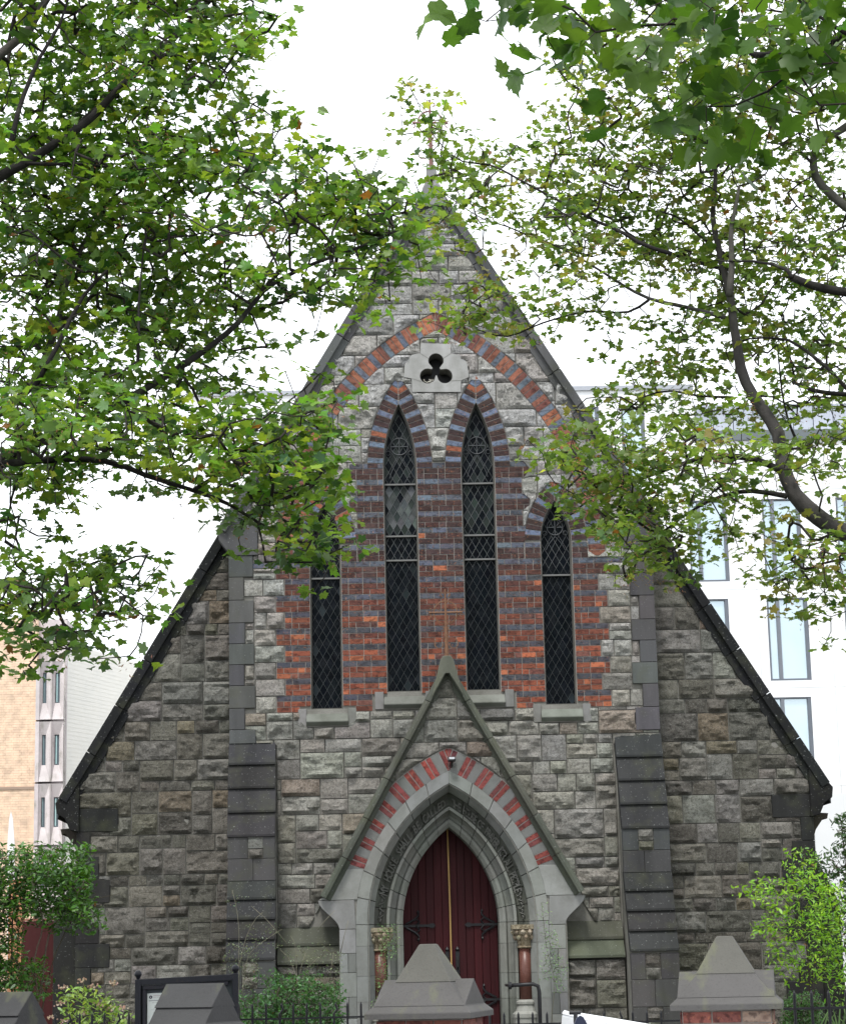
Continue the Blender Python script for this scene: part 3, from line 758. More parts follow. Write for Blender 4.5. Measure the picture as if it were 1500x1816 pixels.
# ---- plinth slabs beside the porch
for s in (-1, 1):
    xa, xb = (1.15, 2.50) if s < 0 else (1.5, 2.50)
    x0, x1 = sorted((s*xa, s*xb))
    b = MB(); b.box(x0, x1, -.20, -.001, 0, 1.5, (.2, .2, .2)); b.build('plinth_wall', M_MOR, church)
    for k, (z0, z1, ya, yb) in enumerate(((1.56, 1.82, -.26, -.12), (1.82, 2.07, -.12, .0))):
        b = MB(); b.prismx([(ya-.05, z0-.02), (ya-.05, z0+.02), (yb-.01, z1), (yb+.02, z1), (yb+.1, z0-.02)], x0+.003, x1-.003, jit((.085, .092, .07), .12)); b.build('plinth_slab', M_SLAB, church, bevel=.004)

# ---- porch
b = MB(); 
pw = []
G_ = lambda x: PORCH_AP-.1-PORCH_S*abs(x-.03)
# solid gabled block with the doorway cut through (front plate)
plate('porch_wall', [(-1.62, -.1), (1.66, -.1), (1.66, 2.1), (1.92, 2.42), (1.90, G_(1.90)), (.03, PORCH_AP-.1), (-1.84, G_(-1.84)), (-1.86, 2.42), (-1.6, 2.1)],
      [DOOR.outline(-.05, .5)], PX0, .0, M_MOR, church)
AC = (.165, .168, .163)
def ash(x0, x1, z0, z1, y0, y1, c=AC, name='dressed_stone', nb=1):
    b = MB(); b.box(x0+.003, x1-.003, y0, y1, z0+.003, z1-.003, jit(c, .10)); return b.build(name, M_ASH, church, bevel=.004)
def ring_stones(e_prof, nseg, y_base, name, col, t_off=0):
    "voussoirs: profile [(e, y)] swept up the arch"
    for s in (-1, 1):
        for k in range(nseg):
            ta, tb_ = k/nseg+.0025, (k+1)/nseg-.0025
            if k == nseg-1: tb_ = 1-.0008
            ss = 4; vs = []; n = len(e_prof)
            for i in range(ss+1):
                t = lerp(ta, tb_, i/ss)
                for (e, y) in e_prof:
                    x, z = DOOR.pt(s, t, e); vs.append((x, y, z))
            fs = [(i*n+j, i*n+(j+1) % n, (i+1)*n+(j+1) % n, (i+1)*n+j) for i in range(ss) for j in range(n)]+[tuple(range(n)), tuple(range(ss*n, ss*n+n))[::-1]]
            b = MB(); b.add(vs, fs, jit(col, .09)); b.build(name, M_ASH, church)
        # jamb stones below the spring
        z = DOOR.zs-.003; k = 0
        while z > 0:
            h = (.30, .42, .36, .5)[k % 4]; z2 = max(0, z-h); vs = []; n = len(e_prof)
            for zz in (z, z2+.005):
                for (e, y) in e_prof: vs.append((DOOR.cx+s*(DOOR.w+e), y, zz))
            b = MB(); b.add(vs, [(j, (j+1) % n, n+(j+1) % n, n+j) for j in range(n)]+[tuple(range(n)), tuple(range(n, 2*n))[::-1]], jit(col, .09)); b.build(name, M_ASH, church)
            z = z2; k += 1
ring_stones([(.42, -.22), (.52, PX0-.02), (.682, PX0-.02), (.682, PX0+.1), (.50, -.05), (.42, -.05)], 7, 0, 'arch_stone', (.215, .22, .212))
ring_stones([(.24, -.17), (.27, -.10), (.34, -.07), (.42, -.10), (.42, .0), (.24, .0)], 9, 0, 'arch_stone', (.085, .088, .076))  # hollow band: shade of the recess put into its darker stone colour
ring_stones([(.0, .45), (.0, .03), (.05, -.02), (.09, -.03), (.115, .01), (.15, .0), (.185, -.06), (.20, -.17), (.24, -.17), (.24, .45)], 8, 0, 'arch_stone', (.19, .195, .18))
# carved inscription on the hollow band
def inscription():
    mb = MB()
    TXT = {-1: 'MY HOUSE SHALL BE CALLED', 1: 'THE HOUSE OF PRAYER FOR ALL PEOPLE'}
    for s, txt in TXT.items():
        n = len(txt); ta, tb_ = (.98, .98) if s > 0 else (.22, .97)
        for i, ch in enumerate(txt):
            if ch == ' ': continue
            t = lerp(.97, .20, (i+.5)/n) if s > 0 else lerp(.20, .97, (i+.5)/n)
            fc = bpy.data.curves.new('tmp', 'FONT'); fc.body = ch; fc.size = .165; fc.extrude = .008; fc.align_x = 'CENTER'; fc.offset = .004
            fc.resolution_u = 2
            o = bpy.data.objects.new('tmp', fc); COL.objects.link(o); me = bpy.data.meshes.new_from_object(o.evaluated_get(bpy.context.evaluated_depsgraph_get()))
            bpy.data.objects.remove(o)
            x, z = DOOR.pt(s, t, .265); x2, z2 = DOOR.pt(s, t, .36); x3, z3 = DOOR.pt(s, t+.01, .265)
            up = Vector((x2-x, 0, z2-z)).normalized(); run = Vector((x3-x, 0, z3-z)).normalized()*(-1 if s > 0 else 1)
            yq = -.105
            vs = [Vector((x, yq, z))+run*v.co.x*.66+up*v.co.y+Vector((0, -1, 0))*v.co.z for v in me.vertices]
            mb.add(vs, [tuple(p.vertices) for p in me.polygons], (.14, .14, .13)); bpy.data.meshes.remove(me)
        for k in range(8):     # vine ornament below the words
            x, z = DOOR.pt(s, .02+.022*k, .33+.035*math.sin(k*1.6)); x2, z2 = DOOR.pt(s, .04+.022*k, .33-.03*math.sin(k*1.6))
            mb.tube([(x, -.095, z), ((x+x2)/2+.01, -.11, (z+z2)/2), (x2, -.095, z2)], .009, (.14, .14, .13), 4)
            mb.tube([(x, -.10, z), (x+s*.02*(-1)**k, -.11, z+.03)], [.011, .003], (.14, .14, .13), 4)
    mb.build('inscription', M_ASH, church, recalc=True, kind='stuff')
inscription()
# door jamb side ashlar, kneelers
for s in (-1, 1):
    xin = DOOR.cx+s*(DOOR.w+.682)
    def bx(xa, xb, z0, z1, y0=PX0-.02, c=AC, y1=-.03): return ash(*sorted((xa, xb)), z0, z1, y0, y1, c)
    xo = s*1.62+.02
    z = 2.02; k = 0
    for h in (.34, .27, .34, .3, .4, .4):
        if k % 2: bx(xin, xo+s*(-.12), z-h, z); bx(xo+s*(-.12), xo, z-h, z, c=(.2, .2, .2))
        else: bx(xin, xo, z-h, z, c=(.24, .245, .24))
        z -= h; k += 1
    # corbelled kneeler stone (S curve)
    P = [(xin, 2.025), (xo, 2.025)]
    for t in np.linspace(0, 1, 8): P.append((xo+s*(.30*(3*t*t-2*t**3)), 2.03+.40*t))
    P += [(xin+s*.02, 2.43)]
    b = MB(); b.prism(P, PX0-.022, -.03, jit((.2, .202, .2), .05)); b.build('kneeler_stone', M_ASH, church, bevel=.004)
    xg = lambda z: .03+s*(PORCH_AP-.12-z)/PORCH_S
    def inner(z): 
        A = DOOR.R+.684; return DOOR.cx+s*(math.sqrt(A*A-(z-DOOR.zs)**2)-DOOR.c)
    zt = 2.87
    P = [(inner(2.437), 2.437), (s*1.89, 2.437), (xg(2.55)-s*.02, 2.55), (xg(zt)-s*.02, zt), (inner(zt), zt), (inner(2.65), 2.65)]
    b = MB(); b.prism(P, PX0-.02, -.03, jit((.25, .255, .25), .05)); b.build('dressed_stone', M_ASH, church, bevel=.004)
    # porch coping: raked stones with a roll above
    L = math.hypot(1, PORCH_S); nx, nz = PORCH_S/L, 1/L
    for k in range(6):
        ua, ub = lerp(.0, 1.87, k/6)+.002, lerp(.0, 1.87, (k+1)/6)-.002; ring_ = []
        for u in (ua, ub):
            for (d, y) in ((.03, PX0-.10), (.03, .05), (-.13, .05), (-.13, PX0-.03), (-.08, PX0-.05), (-.06, PX0-.13), (-.02, PX0-.13)):
                uu = u+nx*d if u > .01 or d > 0 else u+nx*d*.0
                ring_.append((.03+s*max(0, u+nx*d), y, PORCH_AP-.02-PORCH_S*u+nz*d if u+nx*d > 0 else PORCH_AP-.02+nz*d-PORCH_S*u+PORCH_S*(u+nx*d)))
        m_ = 7; b = MB()
        b.add(ring_, [tuple(range(m_)), tuple(range(2*m_-1, m_-1, -1))]+[(i, i+m_, (i+1) % m_+m_, (i+1) % m_) for i in range(m_)], jit((.078, .083, .068), .1)); b.build('porch_coping', M_SLAB, church, bevel=.003)
b = MB(); b.prism([(-.20, 5.32), (.0, 5.66), (.06, 5.66), (.26, 5.32), (.13, 5.85), (.09, 5.92), (-.03, 5.92), (-.07, 5.85)], PX0-.15, -.02, (.12, .125, .10)); b.build('porch_apex_stone', M_SLAB, church, bevel=.008)
cross_finial(.03, PX0-.06, 5.90, 1.02, (.16, .085, .05), M_RUST, 'porch_cross')
# columns
for s in (-1, 1):
    x = DOOR.cx+s*(DOOR.w+.345); y = -.17
    b = MB(); b.lathe(x, y, [(.092, .98), (.088, 1.7)], (.12, .05, .038), 18); sh = b.build('column', M_GRAN, church, smooth=True)
    b = MB(); b.lathe(x, y, [(.10, 1.70), (.118, 1.715), (.10, 1.735), (.11, 1.80), (.15, 1.90), (.17, 1.96)], (.24, .20, .14), 18)
    for ring_n, zz, rr in ((8, 1.86, .135), (10, 1.93, .165)):
        for k in range(ring_n):
            a = 2*math.pi*k/ring_n+.2*ring_n; px_, py_ = x+rr*math.cos(a), y+rr*math.sin(a)
            b.lathe(px_, py_, [(.004, zz-.05), (.03, zz-.02), (.038, zz), (.022, zz+.03), (.004, zz+.035)], jit((.30, .26, .19), .2), 6)
    b.box(x-.19, x+.19, y-.15, y+.17, 1.97, 2.035, (.26, .225, .16)); b.build('capital', M_GILT, sh)
    b = MB(); b.lathe(x, y, [(.20, .0), (.20, .72), (.215, .73), (.215, .78), (.16, .82), (.13, .90), (.15, .92), (.15, .95), (.10, .98)], (.28, .28, .26), 12); b.build('column_base', M_ASH, sh)
# door leaves of vertical planks
YD = .46
for s in (-1, 1):
    root = MB(); root.prism([p for p in clip(DOOR.outline(.0, 0, 14), -s, 0, -s*(.02))], YD+.02, YD+.06, (.03, .008, .008)); lf = root.build('door', M_DOOR, church)
    k = 0; w = .115
    while k*w < .74:
        a, b_ = .02+s*(k*w+.003), .02+s*((k+1)*w-.003); xa, xb = min(a, b_), max(a, b_)
        P = clip(clip(DOOR.outline(.0, 0, 14), -1, 0, -xa), 1, 0, xb)
        if len(P) >= 3:
            b = MB(); b.prism(P, YD-.002*random.random(), YD+.025, jit((.036, .0036, .0055), .18)); b.build('plank', M_DOOR, lf, bevel=.003)
        k += 1
    def hinge(z):
        b = MB(); xo = .02+s*.70; c = (.012, .012, .014); y = YD-.018
        b.box(*sorted((xo, xo-s*.42)), y-.008, y+.008, z-.018, z+.018, c)
        xt = xo-s*.42; b.prism([(xt+s*.02, z-.03), (xt-s*.03, z-.035), (xt-s*.07, z), (xt-s*.03, z+.035), (xt+s*.02, z+.03)], y-.01, y+.008, c)
        for q in (-1, 1):
            b.tube([(xo-s*(.04+.20*math.sin(a)*1.0), y, z+q*(.02+.19*(1-math.cos(a)*.0)*a/1.9)) for a in np.linspace(.05, 1.9, 9)], [.018, .018, .017, .016, .015, .014, .012, .01, .006], c, 5)
            b.tube([(xo-s*.20, y, z), (xo-s*.25, y, z+q*.06), (xo-s*.20, y, z+q*.10), (xo-s*.17, y, z+q*.07)], [.014, .013, .011, .008], c, 5)
            b.lathe(xo-s*.23, y, [(.0, z+q*.2-.03), (.024, z+q*.2), (.0, z+q*.2+.03)], c, 6)
        b.build('hinge_strap', M_IRON, lf, recalc=False)
    hinge(2.06); hinge(.98)
    b = MB(); x = .02+s*.075+ .02; b.box(x-.028, x+.028, YD-.02, YD, 1.35, 1.68, (.012, .012, .014))
    for zz in (1.32, 1.71): b.lathe(x, YD-.012, [(.004, zz-.035), (.035, zz), (.004, zz+.04)], (.012, .012, .014), 6)
    b.tube([(x, YD-.03, 1.42), (x, YD-.08, 1.46), (x, YD-.08, 1.56), (x, YD-.03, 1.60)], .012, (.02, .02, .02), 6); b.build('door_handle', M_IRON, lf)
b = MB(); p0, p1 = F(793, 1470, YD-.05), F(801, 1730, YD-.05); b.tube([p0, (p0+p1)/2+Vector((.004, 0, 0)), p1], .0125, (.38, .24, .09), 6); b.build('door_cord', M_PLAIN, church)
# security light over the door
p = F(801, 1347, PX0-.1)
b = MB(); b.box(p.x-.055, p.x+.055, PX0-.16, PX0-.05, p.z-.03, p.z+.035, (.02, .02, .022)); lt = b.build('security_light', M_IRON, church, bevel=.01)
b = MB(); b.box(p.x-.04, p.x+.04, PX0-.172, PX0-.158, p.z+.0, p.z+.03, (.5, .52, .55)); b.build('light_lens', M_PLAIN, lt)
b = MB(); b.tube([(p.x, PX0-.09, p.z-.03), (p.x, PX0-.05, p.z-.09), (p.x, PX0, p.z-.10)], .015, (.02, .02, .02), 6); b.build('light_bracket', M_IRON, lt)
b = MB(); b.box(-1.3, 1.3, -1.7, -.02, 0, .16, (.24, .24, .23)); b.build('door_step', M_ASH, church, bevel=.01)
#@@PART2
# ================================================================== TREES
MAPLE = [(0, -.30), (.20, -.37), (.45, -.32), (.36, -.12), (.46, -.03), (.66, .10), (.50, .19), (.44, .32), (.26, .24), (.24, .42), (.11, .50), (0, .74)]
MAPLE_S = [(0, -.30), (.45, -.33), (.33, -.06), (.66, .12), (.26, .24), (0, .74)]
PLANE = [(0, -.28), (.22, -.40), (.50, -.26), (.44, -.10), (.68, .06), (.56, .16), (.52, .36), (.34, .28), (.30, .46), (.14, .52), (0, .76)]
OVAL = [(0, -.5), (.16, -.25), (.2, .05), (.12, .35), (0, .55)]
LANCE = [(0, -.5), (.10, -.2), (.11, .1), (0, .55)]
def leaf_template(half, droop=.35, fold=.18):
    pts = half+[(-x, y) for x, y in half[-2:0:-1]]; v = [(0., -.02, 0.)]
    for x, y in pts:
        r2 = x*x+y*y; v.append((x, y, fold*abs(x)-droop*r2*.6+(.03*math.sin(x*9+y*7))))
    n = len(pts); f = [(0, 1+i, 1+(i+1) % n) for i in range(n)]
    return np.array(v, np.float32), np.array(f, np.int32)
def rot_from(nrm, spin):
    nrm = nrm/np.linalg.norm(nrm); a = np.cross(nrm, [0, .01, 1.]); a /= max(1e-6, np.linalg.norm(a)); b_ = np.cross(nrm, a)
    x = a*math.cos(spin)+b_*math.sin(spin); y = np.cross(nrm, x); return np.stack([x, y, nrm], 1)
class Leaves:
    def __init__(s, tmpl): s.v, s.f = tmpl; s.P = []; s.Rm = []; s.S = []; s.C = []
    def add(s, p, R, size, c): s.P.append(p); s.Rm.append(R*np.array([random.uniform(.72, 1.08), random.uniform(.85, 1.1), random.uniform(.4, 2.4)])); s.S.append(size); s.C.append(c)
    def finish(s, parent, material, n_single, vis, name='leaf', stuff='foliage'):
        P, Rm, S, C = map(lambda a: np.array(a, np.float32), (s.P, s.Rm, s.S, s.C))
        idx = np.arange(len(P))
        score = np.array([vis(p) for p in P])*S
        order = np.argsort(-score); single = order[:n_single]; rest = order[n_single:]
        nv, nf = len(s.v), len(s.f)
        V = (np.einsum('nij,vj->nvi', Rm[rest], s.v)*S[rest][:, None, None]+P[rest][:, None, :]).reshape(-1, 3)
        Fc = (s.f[None]+(np.arange(len(rest))*nv)[:, None, None]).reshape(-1, 3)
        me = bpy.data.meshes.new(stuff); me.vertices.add(len(V)); me.vertices.foreach_set('co', V.ravel())
        me.loops.add(len(Fc)*3); me.loops.foreach_set('vertex_index', Fc.ravel()); me.polygons.add(len(Fc))
        me.polygons.foreach_set('loop_start', np.arange(len(Fc))*3); me.update(calc_edges=True)
        ca = me.color_attributes.new('Col', 'FLOAT_COLOR', 'POINT')
        cc = np.repeat(np.concatenate([C[rest], np.ones((len(rest), 1), np.float32)], 1), nv, axis=0); ca.data.foreach_set('color', cc.ravel())
        me.shade_smooth(); me.materials.append(material)
        o = bpy.data.objects.new(stuff, me); link(o, parent); o['kind'] = 'stuff'
        # single leaves share a handful of meshes
        if n_single:
            pool = []
            for k in range(10):
                m2 = bpy.data.meshes.new(name); m2.from_pydata([tuple(x) for x in s.v], [], [tuple(x) for x in s.f])
                ca = m2.color_attributes.new('Col', 'FLOAT_COLOR', 'POINT'); c = C[single[k*len(single)//10]]
                ca.data.foreach_set('color', np.tile(np.array([*c, 1], np.float32), nv)); m2.shade_smooth(); m2.materials.append(material); pool.append((c, m2))
            base = wloc(parent)
            for i in single:
                c, m2 = min(pool, key=lambda q: float(np.abs(q[0]-C[i]).sum())+random.random()*.01)
                ob = bpy.data.objects.new(name, m2); COL.objects.link(ob); ob.parent = parent
                A = Matrix([[float(Rm[i][a][b_]*S[i]) for b_ in range(3)] for a in range(3)]).to_4x4(); A.translation = Vector(P[i].tolist())-base
                ob.matrix_local = A
        return len(P)
def vis_fn(p):
    d = Vector(p.tolist())-CAMP; z = d.dot(FW)
    if z < .5: return 0
    px = 750+FPX*d.dot(RT)/z; py = 908-FPX*d.dot(UP)/z
    return (1 if 10 < px < 1490 and 10 < py < 1800 else 0)*(20/z)
def grow(parent, limbs, clusters, twig_r, name_b='branch', bark=(.075, .065, .055), wob=.06, trunk=None):
    """limbs: list of (points, r0, r1) big branches; clusters: tips. Every tip is joined to the nearest wood by a bent twig."""
    nodes = []; 
    for k, (pts, r0, r1, bc) in enumerate(limbs):
        Q = [Vector(p) for p in pts]; out = []
        for a, b_ in zip(Q, Q[1:]):
            n = max(1, int((b_-a).length/.12))
            for i in range(n): out.append(a.lerp(b_, i/n))
        out.append(Q[-1]); m_ = len(out)
        out2 = [out[0]]
        for i in range(1, m_-1): out2.append((out[i-1]+out[i]*2+out[i+1])/4+Vector((noise.noise(out[i]*3), noise.noise(out[i]*3+Vector((9, 0, 0))), noise.noise(out[i]*3+Vector((0, 9, 0)))))*r1*1.2)
        out2.append(out[-1])
        rad = [lerp(r0, r1, (i/(m_-1))**.8)*(1+.12*noise.noise(p*4)) for i, p in enumerate(out2)]
        b = MB(); b.tube(out2, rad, jit(bc, .08), 9 if r0 > .05 else 6); b.build(trunk if (trunk and k == 0) else name_b, M_BARK, parent, smooth=True, recalc=False)
        nodes += [tuple(p) for p in out2]
    NP = np.array(nodes); base_n = len(NP)
    cl = np.array(clusters)
    d0 = np.array([np.min(np.sum((NP-c)**2, 1)) for c in cl]); order = np.argsort(d0)
    cap = base_n+len(cl)*6; A = np.zeros((cap, 3)); A[:base_n] = NP; par = -np.ones(cap, int); ch = np.zeros(cap); cnt = base_n; paths = []
    tips = {}
    for ci in order:
        c = cl[ci]; dd = A[:cnt]-c; d2 = np.sqrt(np.sum(dd*dd, 1)); j = int(np.argmin(d2)); L = d2[j]
        n = max(1, min(5, int(L/.10))); p0 = A[j].copy(); prev = j
        mid = np.array([random.gauss(0, 1), random.gauss(0, 1), random.gauss(0, 1)-.4])*L*wob*2
        for i in range(1, n+1):
            t = i/n; q = p0+(c-p0)*t+mid*math.sin(math.pi*t)+np.array([random.gauss(0, .012) for _ in range(3)])*(t < 1)
            A[cnt] = q; par[cnt] = prev; prev = cnt; cnt += 1
        tips[ci] = prev
    w = np.zeros(cnt)
    for ci, t in tips.items(): w[t] += 1
    for i in range(cnt-1, base_n-1, -1): w[par[i]] += w[i]
    tw = MB(); R = np.minimum(twig_r*np.power(np.maximum(w, 1), .42), twig_r*3.6)
    NS = 4; vs = []; fs = []
    for i in range(base_n, cnt):
        a, b_ = Vector(A[par[i]]), Vector(A[i]); d = b_-a
        if d.length < 1e-5: continue
        d.normalize(); u = d.orthogonal().normalized(); v = d.cross(u); ra = min(R[par[i]] if par[i] >= base_n else R[i]*1.15, R[i]*1.6); rb = R[i]; k = len(vs)
        for j in range(NS):
            co, si = math.cos(2*math.pi*j/NS), math.sin(2*math.pi*j/NS)
            vs.append(tuple(a+(u*co+v*si)*ra)); 
        for j in range(NS):
            co, si = math.cos(2*math.pi*j/NS), math.sin(2*math.pi*j/NS); vs.append(tuple(b_+(u*co+v*si)*rb))
        for j in range(NS): fs.append((k+j, k+(j+1) % NS, k+NS+(j+1) % NS, k+NS+j))
    tw.v = vs; tw.f = fs; tw.c = [bark]*len(fs); tw.build('twig', M_BARK, parent, kind='stuff', smooth=True, recalc=False)
def density_clusters(rows, depth, spread, cell_leaf, ext=None, per=7, cell=50, gain=2.0, seed=1):
    """rows: dict y -> string of digits per 50 px column (photo px). Returns cluster centres in 3D."""
    out = []; rr = random.Random(seed)
    for (px, py), dns in rows.items():
        if dns <= 0: continue
        D = depth(px, py); m = D/FPX*cell
        lam = -math.log(max(.08, 1-.098*dns))*gain
        nl = lam*m*m/cell_leaf; nc = nl/per
        k = int(nc)+(rr.random() < nc-int(nc))
        for _ in range(k):
            x, y = px+rr.random()*cell, py+rr.random()*cell
            d = D+rr.gauss(0, spread); dr = ray(x, y); out.append(tuple(CAMP+dr*d))
    return out
def rows_to_cells(rows, x0=0):
    c = {}
    for y, s_ in rows.items():
        for i, ch in enumerate(s_):
            if ch in '123456789': c[(x0+i*50, y)] = int(ch)
    return c
def foliage(parent, tmpl, material, clusters, per, size, spread, colf, n_single, tilt=.9, flat=.45, seed=3):
    Lv = Leaves(tmpl); r = np.random.default_rng(seed)
    for c in clusters:
        n = max(2, int(r.normal(per, per*.3))); cc = colf(np.array(c))
        axis = r.normal(0, 1, 3); axis[2] = abs(axis[2])*.5
        for _ in range(n):
            o = np.clip(r.normal(0, 1, 3), -1.5, 1.5)*np.array([1, 1, flat])*spread
            nrm = np.array([0, 0, 1.])+r.normal(0, 1, 3)*tilt*.62+np.array([o[0], o[1], 0])*1.6
            s_ = size*r.uniform(.65, 1.2)
            k = 1+r.normal(0, .16); col = np.clip(np.array(cc)*k*np.array([1+r.normal(0, .10), 1, 1+r.normal(0, .08)]), .004, .6)
            if r.random() < .13: col = col*.55+np.array([.07, .105, .07])*(.5+r.random())
            if r.random() < .004: col = np.array([.22, .10, .03])
            Lv.add(np.array(c)+o, rot_from(nrm, r.uniform(0, 6.28)), s_, col)
    n = Lv.finish(parent, material, n_single, vis_fn); print(parent.name, 'leaves', n)
def seeds(parent, clusters, frac, n, c0, size=.03, seed=5):
    r = random.Random(seed); b = MB()
    for c in clusters:
        if r.random() > frac: continue
        for _ in range(n):
            p = Vector(c)+Vector((r.gauss(0, .05), r.gauss(0, .05), r.gauss(-.05, .05))); d = Vector((r.gauss(0, 1), r.gauss(0, 1), r.gauss(-.6, .6))).normalized()*size; u = d.orthogonal().normalized()*size*.3
            b.add([p, p+d*.5+u, p+d, p+d*.5-u*.3], [(0, 1, 2, 3)], tuple(x*r.uniform(.7, 1.3) for x in c0))
    if b.v: b.build('seed_cluster', M_SHL, parent, kind='stuff', recalc=False)
def WP(px, py, D): d = ray(px, py); return CAMP+d*(D/d.dot(FW))

# ---- left maple
LROWS = {0: '6777899875', 50: '6788898885', 100: '7789888751', 150: '7888875741', 200: '88988878762', 250: '99999998886532', 300: '988999896768876',
 350: '989998548899998', 400: '999999965568997', 450: '899988887658885', 500: '78799988825766', 550: '5867988872032', 600: '8887688764',
 650: '999887865313', 700: '999998775787', 750: '999899997888', 800: '999655789998', 850: '487125348998', 900: '6200000067981', 950: '6254220014785',
 1000: '77888500000420', 1050: '88886300', 1100: '68831', 1150: '25421'}
LC = rows_to_cells(LROWS)
for y in range(-350, 1200, 50):
    for x in range(-450, 0, 50): LC[(x, y)] = 5 if random.random() < .8 else 2
for y in range(-350, 0, 50):
    for x in range(0, 450-(-y)//3, 50): LC[(x, y)] = 6
def ldep(px, py): return 15.2+1.6*noise.noise(Vector((px/260, py/200, 3)))-(.8 if py > 650 else 0)+(px < 0)*random.uniform(-1, 2.5)
lcl = density_clusters(LC, ldep, .5, .0024, per=9, seed=11, gain=2.3)
def wp(pts, D): return [WP(x, y, D+(i*.12)) for i, (x, y) in enumerate(pts)]
maple_l = empty('maple_tree', (-6.6, -16.8, 0), 'broad maple with bright green leaves on dark limbs filling the left side before the church', 'tree', 'street trees before the church')
BK, BG = (.018, .016, .015), (.085, .08, .07)
LD = 15.2
limbs = [([(-6.6, -16.8, 0), (-6.5, -16.8, 2), WP(-420, 900, LD+.3), WP(-330, 500, LD+.6), WP(-260, 200, LD+.6), WP(-200, -200, LD+1)], .30, .10, BG),
 (wp([(-330, 560), (-180, 440), (-60, 345), (50, 285), (110, 245), (170, 205), (225, 140), (265, 115), (300, 85), (345, 30), (378, -10), (400, -90)], LD-1.0), .055, .012, BK),
 (wp([(-280, 300), (-100, 190), (0, 100), (50, 50), (90, 0), (110, -100)], LD-.6), .055, .02, BG),
 (wp([(20, 260), (40, 170), (70, 100), (110, 45), (125, -20)], LD-.9), .024, .008, BK),
 (wp([(45, 290), (90, 292), (150, 288), (200, 298), (270, 312), (300, 310), (345, 345)], LD-.8), .014, .005, BK),
 (wp([(-330, 950), (-100, 800), (60, 690), (95, 600), (103, 560), (115, 510), (140, 450), (165, 410), (185, 370), (195, 330)], LD-.5), .045, .016, BG),
 (wp([(60, 690), (105, 612), (125, 565), (150, 520), (190, 480)], LD-1.0), .022, .01, BK),
 (wp([(-330, 960), (-150, 880), (0, 815), (120, 760), (190, 727), (260, 690), (330, 645), (380, 612), (430, 568), (465, 515), (520, 480), (600, 452), (660, 428), (720, 402)], LD-1.3), .05, .008, BK),
 (wp([(465, 515), (470, 470), (500, 440), (515, 400)], LD-1.0), .010, .005, BK),
 (wp([(-330, 980), (-150, 860), (0, 822), (100, 814), (185, 812), (230, 830), (290, 856), (345, 868), (405, 893), (470, 935), (530, 960), (590, 988)], LD-1.7), .042, .006, BK),
 (wp([(345, 868), (380, 850), (420, 800), (455, 760), (500, 720), (540, 690)], LD-.9), .016, .005, BK),
 (wp([(405, 860), (440, 865), (500, 880), (560, 850)], LD-1.0), .012, .005, BK),
 (wp([(-330, 1000), (-150, 1110), (0, 1080), (30, 1068), (60, 1068), (110, 1072), (128, 1060), (160, 1030), (210, 1000)], LD-1.3), .03, .005, BK),
 (wp([(245, 640), (248, 590), (245, 540), (250, 490), (255, 440)], LD-1.2), .012, .005, BK),
 (wp([(40, 830), (20, 880), (10, 960)], LD-.9), .012, .005, BK),
 (wp([(128, 1060), (140, 1090), (180, 1105)], LD-.8), .008, .004, BK)]
lcl = np.array(lcl)
grow(maple_l, limbs, lcl, .0040, trunk='trunk', bark=(.032, .027, .024))
def lcol(c):
    t = noise.noise(Vector(c)*.9)*.5+.5; return mixc((.07, .16, .025), (.17, .29, .045), t) if random.random() < .7 else random.choice(((.10, .17, .085), (.045, .11, .03), (.24, .34, .05)))
foliage(maple_l, leaf_template(MAPLE), M_LEAF, lcl, 9, .079, .115, lcol, 300, tilt=.75, flat=.3)
seeds(maple_l, lcl, .22, 12, (.24, .14, .075), .028)

# ---- right maple
RROWS = {0: (20, '3666666666'), 50: (20, '5666666666'), 100: (19, '26777777777'), 150: (14, '33000367777777777'[:16]), 200: (14, '2710157888886546'), 250: (14, '0577576888887744'),
 300: (15, '577776788877666'), 350: (15, '777789867777677'), 400: (15, '344578888888787'), 450: (17, '3455567888867'), 500: (15, '366544323678745'), 550: (15, '3874546156788756'[:15]),
 600: (16, '10000326856677'), 650: (21, '266635676'), 700: (20, '3677766776'), 750: (18, '258788885588'), 800: (18, '369998893676'[:12]), 850: (19, '28998766321'), 900: (20, '5999674425'),
 950: (21, '279415687'), 1000: (22, '66403678'), 1050: (27, '436'), 1100: (27, '111')}
RC = {}
for y, (c0, s_) in RROWS.items():
    RC.update(rows_to_cells({y: s_}, c0*50))
for y in range(-250, 1100, 50):
    for x in range(1500, 1900, 50): RC[(x, y)] = 5 if random.random() < .8 else 2
for y in range(-300, 0, 50):
    for x in range(1100, 1500, 50): RC[(x, y)] = 5
def rdep(px, py): return 20.5+1.8*noise.noise(Vector((px/260, py/200, 8)))+(px > 1500)*random.uniform(-2, 2)-(1.5 if py > 700 else 0)
rcl = np.array(density_clusters(RC, rdep, .6, .0021, per=10, seed=21, gain=1.65))
maple_r = empty('maple_tree', (6.0, -11.6, 0), 'tall maple with small olive green leaves and brown seeds on the right, thick bent limb', 'tree', 'street trees before the church')
RD = 20.3
